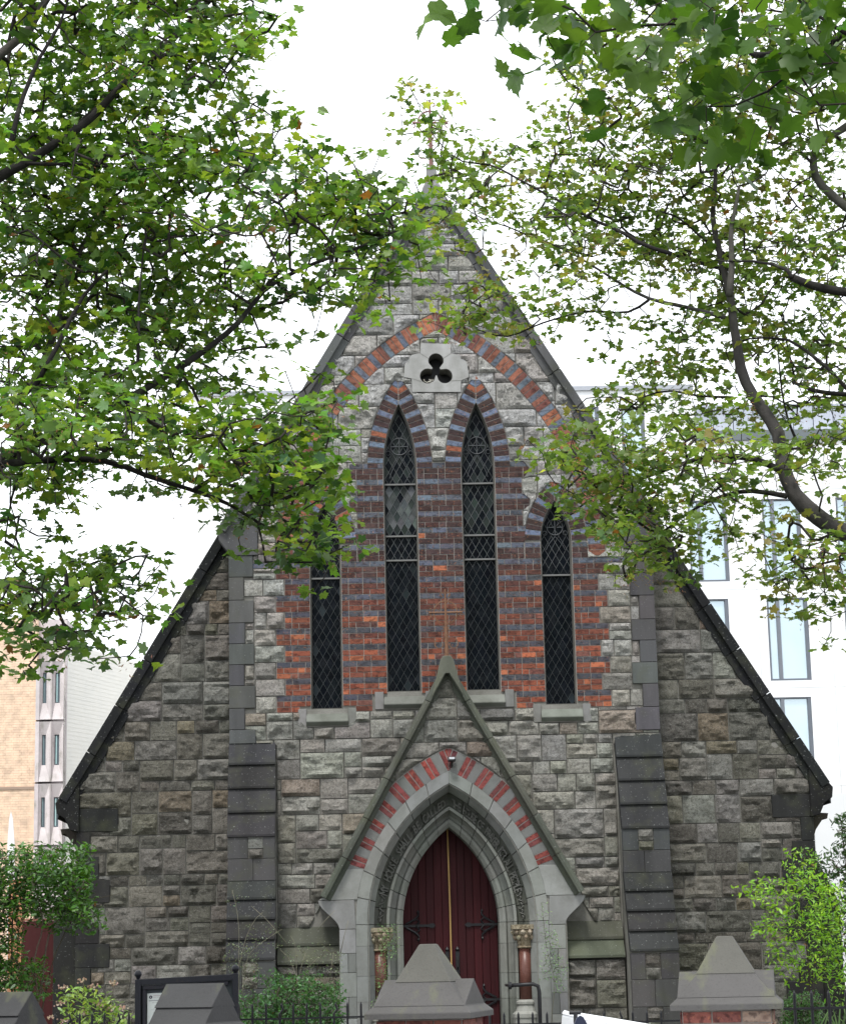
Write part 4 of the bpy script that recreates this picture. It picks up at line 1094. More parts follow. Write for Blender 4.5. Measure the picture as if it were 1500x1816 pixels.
limbs = [([(6.0, -11.6, 0), (5.95, -11.6, 2), WP(1800, 1180, RD), WP(1640, 1010, RD), (WP(1560, 975, RD))], .30, .13, (.07, .062, .058)),
 (wp([(1600, 990), (1500, 945), (1450, 922), (1405, 880), (1388, 820), (1380, 770), (1350, 720), (1322, 680), (1306, 620), (1298, 560), (1293, 520), (1272, 440), (1262, 380), (1268, 300)], RD-1.5), .10, .018, (.055, .051, .048)),
 (wp([(1293, 525), (1297, 470), (1296, 400), (1310, 330)], RD-1.0), .035, .014, BG),
 (wp([(1285, 563), (1220, 545), (1150, 532), (1100, 503), (1060, 478), (1020, 452), (960, 425), (930, 410)], RD-.6), .022, .006, (.06, .058, .056)),
 (wp([(1150, 532), (1115, 556), (1040, 550), (960, 572), (900, 600), (860, 590), (820, 575)], RD-.2), .014, .005, BK),
 (wp([(1385, 835), (1340, 812), (1260, 806), (1180, 832), (1120, 855), (1050, 880), (985, 935)], RD-1.2), .035, .006, BK),
 (wp([(1395, 880), (1330, 868), (1260, 885), (1190, 930), (1130, 985)], RD-1.2), .025, .006, BK),
 (wp([(1640, 560), (1500, 517), (1440, 500), (1403, 492)], RD-1.4), .05, .035, BK),
 (wp([(1403, 492), (1405, 480), (1370, 466), (1330, 460), (1300, 466), (1270, 462)], RD-1.4), .022, .007, BK),
 (wp([(1640, 740), (1500, 700), (1440, 694), (1422, 684), (1405, 678)], RD-1.0), .035, .016, BK),
 (wp([(1640, 800), (1500, 690), (1470, 655), (1440, 630), (1415, 612), (1400, 600), (1330, 598), (1296, 610)], RD-1.2), .032, .007, BK),
 (wp([(1410, 680), (1402, 640), (1392, 600), (1385, 560)], RD+.1), .012, .006, BK),
 (wp([(1620, 420), (1500, 370), (1455, 330), (1440, 290), (1452, 258), (1490, 232), (1560, 180)], RD-.5), .05, .03, BG),
 (wp([(1420, 800), (1395, 740), (1385, 690), (1380, 640), (1378, 610)], RD-.1), .016, .006, BK),
 (wp([(1300, 460), (1240, 420), (1200, 380), (1130, 370), (1100, 380)], RD+.1), .016, .006, BK),
 (wp([(1190, 450), (1130, 432), (1105, 410), (1060, 395), (1000, 360), (970, 345), (905, 310), (870, 290), (820, 291), (795, 272), (765, 235)], RD-.9), .02, .005, BK),
 (wp([(1300, 480), (1250, 468), (1190, 450)], RD+.4), .02, .018, BK),
 (wp([(1050, 455), (960, 430), (900, 400), (855, 390), (800, 352), (765, 330)], RD+.4), .012, .004, BK),
 (wp([(1640, 1010), (1500, 985), (1460, 1000), (1420, 1010), (1370, 1040)], RD-1.4), .02, .006, BK),
 (wp([(1300, 705), (1230, 702), (1190, 690), (1140, 700), (1080, 760)], RD-.3), .014, .005, BK),
 (wp([(1322, 705), (1370, 700), (1395, 712), (1415, 740)], RD-.3), .012, .007, BK)]
grow(maple_r, limbs, rcl, .0036, trunk='trunk', bark=(.04, .034, .03))
def rcol(c):
    t = noise.noise(Vector(c)*.8)*.5+.5; return mixc((.088, .16, .035), (.20, .29, .062), t) if random.random() < .8 else random.choice(((.20, .20, .07), (.07, .13, .04), (.32, .40, .10)))
foliage(maple_r, leaf_template(MAPLE), M_LEAF, rcl, 10, .077, .125, rcol, 300, seed=7, tilt=.75, flat=.3)
seeds(maple_r, rcl, .34, 14, (.30, .17, .10), .03, seed=9)

# ---- near plane tree, top right
FROWS = {0: (16, '38998999999999'), 50: (17, '1698888999999'), 100: (19, '58888999989'), 150: (20, '2868999889'), 200: (21, '358898875'), 250: (24, '3784')}
FC = {}
for y, (c0, s_) in FROWS.items(): FC.update(rows_to_cells({y: s_}, c0*50))
for y in range(-300, 250, 50):
    for x in range(1500, 2000, 50): FC[(x, y)] = 6
for y in range(-300, 0, 50):
    for x in range(850, 1500, 50): FC[(x, y)] = 7
def fdep(px, py): return 6.9+.8*noise.noise(Vector((px/300, py/200, 18)))
fcl = np.array(density_clusters(FC, fdep, .3, .0072, per=4, seed=31, gain=2.5))
FD = 6.9
plane = empty('plane_tree', (4.2, -25.2, 0), 'near plane tree whose large out of focus leaves hang into the top right corner', 'tree')
limbs = [([(4.2, -25.2, 0), (4.1, -25.2, 2.6), WP(2100, -300, FD), WP(1950, -700, FD)], .16, .05, BG),
 (wp([(2050, -150), (1800, -60), (1600, 20), (1500, 60), (1410, 120), (1330, 100), (1240, 40), (1150, -20)], FD), .03, .004, BK),
 (wp([(1410, 120), (1370, 160), (1300, 200), (1230, 190)], FD-.1), .006, .002, BK),
 (wp([(1500, 60), (1420, 20), (1380, -40)], FD), .008, .003, BK),
 (wp([(1240, 40), (1130, 45), (1050, 50), (960, 20)], FD), .006, .002, BK)]
grow(plane, limbs, fcl, .0011, trunk='trunk', bark=(.05, .04, .035), wob=.08)
def fcol(c): return mixc((.035, .09, .015), (.10, .21, .028), random.random())
foliage(plane, leaf_template(PLANE), M_LEAF, fcl, 4, .086, .06, fcol, 300, tilt=1.4, flat=.8, seed=17)

# ================================================================== SHRUBS
def shrub(name, label, cat, base, cells, depthY, spread, leaf, size, per, area, colf, stems, twig=.0022, cell=20, tm=OVAL, tilt=1.1, n_single=0, sc_=.05, flat=.8, bark=(.06, .045, .035), gain=2.2):
    e = empty(name, base, label, cat); cl = []
    for (x, y, w, h, dn) in cells:
        y_ = y
        while y_ < y+h:
            x_ = x
            while x_ < x+w:
                p = F(x_, y_, depthY); D = (p-CAMP).dot(FW); m = D/FPX*cell
                nc = -math.log(1-.098*dn)*gain*m*m/area/per; k = int(nc)+(random.random() < nc-int(nc))
                for _ in range(k): cl.append(tuple(F(x_+random.random()*cell, y_+random.random()*cell, depthY+random.gauss(0, spread))))
                x_ += cell
            y_ += cell
    grow(e, stems, np.array(cl), twig, name_b='stem', bark=bark)
    foliage(e, leaf_template(leaf, .2, .15), M_SHL, [tuple(c) for c in cl], per, size, sc_, colf, n_single, tilt=tilt, flat=flat, seed=len(cl))
    return e, cl
def gcol(a, b_): return lambda c: mixc(a, b_, random.random())
YS = -4.2
shrub('garden_shrub', 'large dark green shrub with arching stems beside the left corner of the church', 'shrub', F(60, 1880, YS), 
      [(0, 1505, 60, 40, 7), (40, 1500, 110, 50, 8), (-60, 1540, 220, 80, 9), (60, 1610, 110, 30, 6), (-60, 1620, 90, 130, 7), (0, 1700, 70, 60, 6), (115, 1540, 35, 80, 5), (30, 1730, 60, 40, 5), (-160, 1500, 150, 300, 8)], YS, .4,
      OVAL, .085, 6, .0011, gcol((.03, .085, .015), (.075, .19, .02)),
      [([F(50, 1880, YS), F(75, 1740, YS), F(85, 1660, YS), F(110, 1620, YS), F(115, 1580, YS)], .02, .008, (.13, .10, .08)), ([F(40, 1880, YS), F(20, 1750, YS), F(22, 1650, YS), F(30, 1560, YS)], .022, .008, (.05, .04, .03)),
       ([F(70, 1800, YS), F(60, 1700, YS-.2), F(80, 1640, YS-.2), F(60, 1560, YS)], .014, .006, (.10, .08, .06)), ([F(60, 1860, YS), F(95, 1700, YS), F(140, 1600, YS), F(180, 1592, YS), F(215, 1584, YS)], .012, .003, (.06, .05, .03))], n_single=200)
YJ = -3.2
shrub('young_tree', 'young slender tree with lime green feathery leaves before the right aisle', 'tree', F(1435, 1900, YJ),
      [(1395, 1510, 50, 60, 6), (1340, 1555, 140, 45, 6), (1300, 1560, 60, 20, 5), (1350, 1600, 130, 60, 7), (1340, 1640, 60, 20, 5), (1360, 1660, 130, 60, 6), (1390, 1700, 60, 40, 4), (1440, 1570, 60, 160, 6), (1470, 1720, 60, 60, 6), (1320, 1680, 50, 15, 3)], YJ, .25,
      OVAL, .072, 8, .0010, gcol((.13, .30, .02), (.32, .55, .04)),
      [([F(1436, 1900, YJ), F(1434, 1720, YJ), F(1425, 1640, YJ), F(1405, 1540, YJ)], .018, .004, (.04, .03, .025)), ([F(1440, 1900, YJ), F(1442, 1750, YJ), F(1438, 1680, YJ), F(1430, 1600, YJ)], .014, .004, (.04, .03, .025)),
       ([F(1428, 1650, YJ), F(1380, 1580, YJ), F(1310, 1572, YJ)], .006, .002, (.04, .03, .02)), ([F(1436, 1720, YJ), F(1480, 1640, YJ), F(1500, 1600, YJ)], .006, .002, (.04, .03, .02))], twig=.0014, cell=15, sc_=.07, n_single=150, gain=1.15)
shrub('evergreen_shrub', 'dark glossy shrub behind the lime green young tree at the right edge', 'shrub', F(1540, 1900, -1.0),
      [(1480, 1440, 60, 80, 6), (1420, 1510, 80, 30, 5), (1460, 1540, 60, 150, 6), (1500, 1450, 120, 350, 7)], -1.0, .3, OVAL, .09, 6, .0013, gcol((.02, .055, .015), (.05, .11, .03)),
      [([F(1540, 1900, -1), F(1520, 1700, -1), F(1500, 1550, -1), F(1492, 1470, -1)], .025, .006, (.05, .04, .03))])
shrub('box_bush', 'small rounded box bush behind the railings at the lower right', 'shrub', F(1420, 1900, -6.5),
      [(1395, 1762, 55, 14, 7), (1388, 1776, 66, 90, 9)], -6.5, .15, OVAL, .035, 8, .00022, gcol((.03, .09, .02), (.06, .16, .03)), [([F(1420, 1900, -6.5), F(1420, 1790, -6.5)], .012, .004, (.05, .04, .03))], cell=11, sc_=.03)
shrub('leafy_bush', 'bushy shrub with glossy mid green leaves below the left buttress', 'shrub', F(510, 1900, -3.0),
      [(480, 1725, 90, 20, 6), (470, 1745, 130, 70, 8), (425, 1765, 60, 60, 7), (430, 1800, 170, 60, 8), (460, 1720, 20, 20, 3)], -3.0, .25, OVAL, .06, 7, .0007, gcol((.035, .10, .03), (.08, .20, .06)),
      [([F(510, 1900, -3), F(515, 1800, -3), F(520, 1740, -3)], .01, .004, (.05, .04, .03))], cell=15, sc_=.05, n_single=150)
# straggling thin stems over the buttress
st = []
def fp(*a): return [F(x, y, -2.6) for x, y in a]
for pts in ([(424, 1880), (424, 1700), (424, 1640), (418, 1600), (412, 1578)], [(424, 1800), (440, 1690), (480, 1660), (500, 1648)], [(424, 1720), (436, 1660), (455, 1625), (466, 1618)], [(510, 1675), (490, 1650), (470, 1625), (446, 1607)],
            [(526, 1740), (520, 1710), (512, 1695), (498, 1685)], [(530, 1740), (536, 1705), (542, 1690)], [(540, 1720), (556, 1708), (566, 1696)], [(585, 1740), (588, 1710), (592, 1688)], [(604, 1690), (610, 1660), (618, 1632)], [(563, 1650), (575, 1632), (594, 1615)], [(510, 1890), (524, 1780), (527, 1735), (524, 1668), (516, 1660)]):
    st.append((fp(*pts), .006, .0028, (.16, .15, .11)))
shrub('straggly_shrub', 'leggy shrub with pale thin stems and tiny leaves crossing the dark left buttress', 'shrub', F(424, 1900, -2.6),
      [(400, 1670, 50, 80, 3), (400, 1580, 25, 20, 1), (440, 1640, 60, 45, 2), (500, 1670, 70, 40, 2), (575, 1680, 25, 50, 3), (540, 1690, 20, 30, 2), (410, 1750, 30, 60, 3)], -2.6, .08, OVAL, .03, 5, .0002, gcol((.10, .15, .08), (.25, .30, .20)), st, twig=.0016, cell=12, sc_=.035, gain=.7)
for (lb, cells, stm, YV) in (('wispy creeper climbing beside the right hand door column', [(955, 1600, 12, 60, 1), (962, 1650, 30, 90, 2), (985, 1700, 20, 60, 2)], [(975, 1890), (978, 1800), (985, 1740), (968, 1680), (960, 1600)], -.75),
                             ('trailing creeper hanging over the left hand door column', [(675, 1640, 25, 60, 3), (668, 1700, 14, 60, 3), (662, 1770, 22, 30, 4)], [(668, 1890), (668, 1780), (672, 1700), (690, 1650)], -.75)):
    shrub('creeper', lb, 'creeper', F(stm[0][0], 1895, YV), cells, YV, .03, OVAL, .032, 3, .00022, gcol((.12, .24, .09), (.25, .40, .18)), [([F(x, y, YV) for x, y in stm], .004, .002, (.10, .09, .05))], twig=.0012, cell=10, sc_=.03)
e, cl = shrub('hydrangea', 'hydrangea with pale green leaves and faded pink flower heads below the left aisle', 'shrub', F(140, 1900, -6.0),
      [(105, 1755, 60, 25, 5), (165, 1765, 40, 20, 4), (110, 1785, 100, 40, 5), (130, 1745, 25, 15, 3), (200, 1790, 30, 30, 3)], -6.0, .15, OVAL, .085, 5, .0011, gcol((.16, .28, .05), (.32, .45, .10)),
      [([F(140, 1900, -6), F(150, 1800, -6), F(148, 1740, -6)], .008, .003, (.08, .06, .04)), ([F(150, 1900, -6), F(190, 1800, -6), F(205, 1745, -6)], .006, .003, (.08, .06, .04))], cell=14, sc_=.05, n_single=80)
for (x, y) in ((148, 1738), (165, 1750), (205, 1742), (112, 1752), (108, 1778), (178, 1782), (218, 1786), (92, 1803), (150, 1796), (114, 1810), (197, 1790)):
    b = MB(); p = F(x, y, -6.15)
    for _ in range(16):
        q = p+Vector((random.gauss(0, .028), random.gauss(0, .02), random.gauss(0, .016))); r = .012; c = jit(random.choice(((.42, .26, .24), (.55, .45, .38), (.30, .20, .15))), .2); a = random.random()*3
        b.add([q+Vector((r*math.cos(a+k*1.57), random.uniform(-.006, .006), r*math.sin(a+k*1.57))) for k in range(4)], [(0, 1, 2, 3)], c)
    b.build('flower_head', M_SHL, e, recalc=False)
b = MB()
for cx_ in (1452, 1492, 1515):
    for k in range(9):
        p = F(cx_+random.uniform(-6, 6), 1870, -5.5); a = random.uniform(-.16, .16); h = random.uniform(.38, .62); y = random.uniform(-.1, .1)
        pts = [p+Vector((a*t*t*1.6, y*t, h*t*(1.1-.25*t*abs(a)*3))) for t in (0, .3, .6, .85, 1)]
        for i in range(4):
            w0, w1 = (.014, .015, .012, .007, .001)[i:i+2]
            b.add([pts[i]+Vector((-w0, 0, 0)), pts[i]+Vector((w0, 0, 0)), pts[i+1]+Vector((w1, 0, 0)), pts[i+1]+Vector((-w1, 0, 0))], [(0, 1, 2, 3)], jit((.12, .2, .08), .2))
tag(b.build('strap_leaves', M_SHL, recalc=False, kind='stuff'), 'clumps of long strap leaves behind the railings at the lower right', 'plant')

# ================================================================== BUILDINGS BEHIND
# white office block, far right and seen again left of the gable
YO = 42.0
off = empty('office_building', F(1250, 1700, YO), 'white panelled office block with tall blue glass windows behind the right side of the church', 'building')
def oq(x, y): p = F(x, y, YO); return p
SCO = (F(1300, 1000, YO)-F(1200, 1000, YO)).x/100
x_l, x_r = F(335, 690, YO).x, F(1900, 690, YO).x; ztop = F(1100, 692, YO).z
WIN = []      # (x0, x1, z0, z1, mullion)
def wrect(xa, ya, xb, yb, mull=None):
    a, b_ = oq(xa, ya), oq(xb, yb); WIN.append((a.x, b_.x, b_.z, a.z, None if mull is None else oq(mull, (ya+yb)/2).x))
wrect(1020, 722, 1066, 850); wrect(1100, 722, 1147, 850)
wrect(1218, 888, 1294, 1031, 1241); wrect(1349, 885, 1425, 1029, 1372); wrect(1480, 882, 1556, 1026, 1504)
wrect(1226, 1063, 1298, 1207, 1248); wrect(1358, 1061, 1439, 1206, 1382); wrect(1495, 1058, 1575, 1204, 1518)
wrect(1232, 1240, 1304, 1384, 1254); wrect(1366, 1237, 1446, 1383, 1391); wrect(1502, 1235, 1582, 1380, 1526)
outer = [(x_l, -1), (x_r, -1), (x_r, ztop), (x_l, ztop)]
pt_ = [oq(1232, 692), oq(1232, 768), oq(1505, 764)]
outer = [(x_l, -1), (x_r, -1), (x_r, pt_[2].z), (pt_[1].x, pt_[1].z), (pt_[1].x, ztop), (x_l, ztop)]
plate('facade', outer, [[(a, c), (b_, c), (b_, d), (a, d)] for a, b_, c, d, m in WIN], YO, YO+.25, M_WHT, off, (.80, .81, .82))
b = MB(); b.box(x_l, x_r, YO+.3, YO+14, -1, pt_[1].z-.1, (.8, .8, .8)); b.box(x_l, pt_[1].x, YO+.3, YO+14, pt_[1].z, ztop-.02, (.8, .8, .8)); b.build('block', M_WHT, off)
for a, b_, c, d, m in WIN:
    fr = MB(); t = .07
    for (p, q, r, s_) in ((a, a+t, c, d), (b_-t*1.7, b_, c, d), (a+t, b_-t*1.7, d-t*.7, d), (a+t, b_-t*1.7, c, c+t)): fr.box(p, q, YO+.02, YO+.2, r, s_, (.13, .145, .17))
    if m: fr.box(m-.06, m+.06, YO+.025, YO+.2, c+t, d-t*.7, (.16, .175, .20))
    w = fr.build('window', M_PLAIN, off)
    for (p, q) in (((a+t, m-.06), (m+.06, b_-t*1.7)) if m else ((a+t, b_-t*1.7),)):
        g_ = MB(); g_.box(p, q, YO+.12, YO+.13, c+t, d-t*.7, (.50, .585, .62)); g_.build('pane', M_WIN, w)
b = MB(); b.box(x_l-.1, pt_[1].x, YO-.08, YO+.3, ztop, ztop+.16, (.36, .38, .42)); b.build('parapet_cap', M_PLAIN, off)
# joints between cladding panels
b = MB()
for yy in (870, 1046, 1222, 1398):
    z = oq(1300, yy).z; b.box(x_l, x_r, YO-.004, YO+.01, z, z+.02, (.5, .5, .5))
for xx in range(1085, 1900, 128): x = oq(xx, 1050).x; b.box(x, x+.02, YO-.006, YO+.01, 0, pt_[1].z-.05, (.5, .5, .5))
b.build('panel_joint', M_WHT, off, recalc=False)
# set-back top storey of grey panels
ztop2 = oq(1350, 700).z
for k in range(8):
    xa = oq(1238+k*36, 730).x; xb = oq(1238+(k+1)*36-1.5, 730).x
    for (za, zb) in ((oq(1300, 752).z, oq(1300, 703).z), (oq(1300, 764).z, oq(1300, 753).z)):
        b = MB(); b.box(xa, xb, YO+1.2, YO+1.3, za, zb, jit((.36, .39, .44), .05)); b.build('cladding_panel', M_PLAIN, off)
b = MB(); b.box(oq(1234, 730).x, x_r, YO+1.35, YO+12, oq(1300, 764).z-.2, ztop2-.02, (.3, .32, .36)); b.build('top_storey', M_PLAIN, off)
b = MB(); b.box(oq(1232, 768).x, x_r, YO-.1, YO+.3, pt_[1].z-.3, pt_[1].z+.05, (.13, .15, .16)); b.build('dark_sill_band', M_PLAIN, off)  # solid dark sill below the set-back storey
# low pale building right of the church
b = MB(); a_, c_ = F(1440, 1408, 20), F(1900, 1900, 20); b.box(a_.x, c_.x, 20, 30, -1, a_.z, (.72, .73, .74))
lowb = b.build('low_building', M_WHT); tag(lowb, 'low pale building showing just right of the right aisle eaves', 'building')
# brick block on the left with a concrete window bay
YB = 24.0
lb = empty('brick_office', F(0, 1800, YB), 'orange brick block with a pinkish concrete window bay left of the church', 'building')
def bz(px, py): p = F(px, py, YB); return (p.x, p.z)
xb0, xb1, xb2 = bz(-500, 1300)[0], bz(64, 1300)[0], bz(114, 1300)[0]; zt_b = bz(60, 1095)[1]
core = MB(); core.box(xb0, xb1, YB+.06, YB+9, -1, zt_b, (.83, .63, .47)); core.build('wall', M_JNT, lb)
bk = []; z = 4.2; BH, BW = .066, .21
rws = 0
ztl = bz(30, 1100)[1]; BB = MB()
z = bz(30, 1800)[1]
while z < ztl:
    x = xb1-(.15 if rws % 2 else 0)-BW
    xs_ = [(xb1-(.15 if rws % 2 else .0)-.0, xb1)] if rws % 2 else []
    while x > bz(-30, 1300)[0]: xs_.append((x, x+BW)); x -= BW
    for (p, q) in xs_: BB.box(p+.004, q-.004, YB+.052, YB+.1, z+.005, z+BH-.005, jit((.86, .65, .48), .04))
    z += BH; rws += 1
BB.build('brick', M_JNT, lb, kind='stuff', recalc=False)
for yy in (1400,):
    z = bz(30, yy)[1]; b = MB(); b.box(xb0, xb1-.01, YB+.03, YB+.08, z, z+.07, (.35, .26, .2)); b.build('movement_joint', M_PLAIN, lb)
# bay: precast storeys with splayed window reveals
CONC = (.66, .60, .60); sk = -.022*0
core = MB(); core.box(xb1, xb2, YB+.35, YB+4, -1, zt_b, CONC); core.build('bay_core', M_CAP, lb)
storeys = [(1172, 1278), (1279, 1388), (1389, 1500), (1501, 1615)]; winz = {0: (1193, 1247), 1: (1303, 1357), 2: (1414, 1467), 3: (1525, 1578)}
for i, (ya, yb) in enumerate(storeys):
    z1, z0 = bz(85, ya)[1], bz(85, yb)[1]; mid = bz(91, 1300)[0]
    b = MB(); b.box(xb1, xb1+.10, YB-.1, YB+.4, z0+.015, z1-.015, jit(CONC, .04)); b.build('bay_panel', M_CAP, lb)
    for (xa, xb) in ((xb1+.105, mid-.01), (mid+.035, xb2)):
        wz1, wz0 = bz(85, winz[i][0])[1], bz(85, winz[i][1])[1]; wa, wb = xa+.06, xb-.12
        outer_ = [(xa, z0+.02), (xb, z0+.02), (xb, z1-.02), (xa, z1-.02)]; inner_ = [(wa, wz0), (wb, wz0), (wb, wz1), (wa, wz1)]
        b = MB(); vs = [(x, YB-.1, z) for x, z in outer_]+[(x, YB+.0, z) for x, z in inner_]+[(x, YB+.12, z) for x, z in inner_]
        mdb = [(0, 1, 5, 4), (1, 2, 6, 5), (2, 3, 7, 6), (3, 0, 4, 7)]+[(4, 5, 9, 8), (5, 6, 10, 9), (6, 7, 11, 10), (7, 4, 8, 11)]
        b.add(vs, mdb, jit(CONC, .04)); b.build('bay_panel', M_CAP, lb, recalc=False)
        fr = MB(); fr.box(wa, wb, YB+.05, YB+.09, wz0, wz1, (.10, .13, .15)); fw = fr.build('window', M_PLAIN, lb)
        gz = MB(); gz.box(wa+.03, wb-.06, YB+.035, YB+.048, wz0+.03, wz1-.03, (.30, .42, .40)); gz.build('pane', M_WIN, fw)
    b = MB(); b.box(mid-.01, mid+.03, YB-.12, YB+.3, z0+.02, z1-.02, (.55, .50, .49)); b.build('bay_mullion', M_CAP, lb)
# side wall of pale brick running back to the right
b = MB(); A0, A1 = F(116, 1138, YB+.3), F(300, 1192, YB+11)
b.add([(A0.x, YB+.3, -1), (A1.x, YB+11, -1), (A1.x, YB+11, A1.z), (A0.x, YB+.3, A0.z), (A0.x-1, YB+11, A0.z), (A0.x-1, YB+11, -1)], [(0, 1, 2, 3), (3, 2, 4), (1, 5, 4, 2), (0, 3, 4, 5), (0, 5, 1)], (.92, .89, .82))
pw_ = b.build('pale_brick_wing', M_WHT); tag(pw_, 'cream brick wing running back behind the left aisle roof', 'building')
b = MB()
dv = Vector((A1.x-A0.x, 10.7, 0)); 
for k in range(70):
    z = A0.z-.12-k*.11; zz = A1.z-.12-k*.11
    off_ = Vector((.004, -.006, 0)); p, q = Vector((A0.x, YB+.3, z))+off_, Vector((A1.x, YB+11, z*1.0-(A0.z-A1.z)))+off_
    b.add([p, q, q+Vector((0, 0, .016)), p+Vector((0, 0, .016))], [(0, 1, 2, 3)], (.905, .875, .80))
b.build('brick_joint', M_WHT, pw_, kind='stuff', recalc=False)
# pointed white banner in front of the orange brick
b = MB(); P = [bz(30, 1820), bz(31, 1500), bz(34, 1458), bz(37, 1446), bz(40, 1458), bz(43, 1500), bz(44, 1820)]
b.prism(P, YB-1.5, YB-1.45, (.85, .85, .85)); fl = b.build('flag', M_PLAIN); tag(fl, 'tall narrow white pointed flag before the orange brick wall', 'flag')
# dark red door and wall seen under the shrub
b = MB(); x0, z1 = fxz(42, 1634, 1.0); x1, z0 = fxz(128, 1830, 1.0); b.box(x0, x1, 1.0, 1.06, 0, z1, (.055, .012, .012)); rd = b.build('side_gate', M_DOOR); tag(rd, 'dark red boarded gate half hidden behind the left shrub', 'gate')
b = MB(); b.box(x0, x1, .99, 1.0, z1+.005, z1+.03, (.22, .08, .06)); b.build('gate_rail', M_DOOR, rd)
b = MB(); b.box(fxz(14, 1700, 1.5)[0], fxz(38, 1700, 1.5)[0], 1.5, 1.8, 0, fxz(14, 1560, 1.5)[1], (.50, .24, .13)); gp_ = b.build('gate_pillar', M_BR); tag(gp_, 'orange brick gate pillar left of the dark red gate behind the shrub', 'pillar')

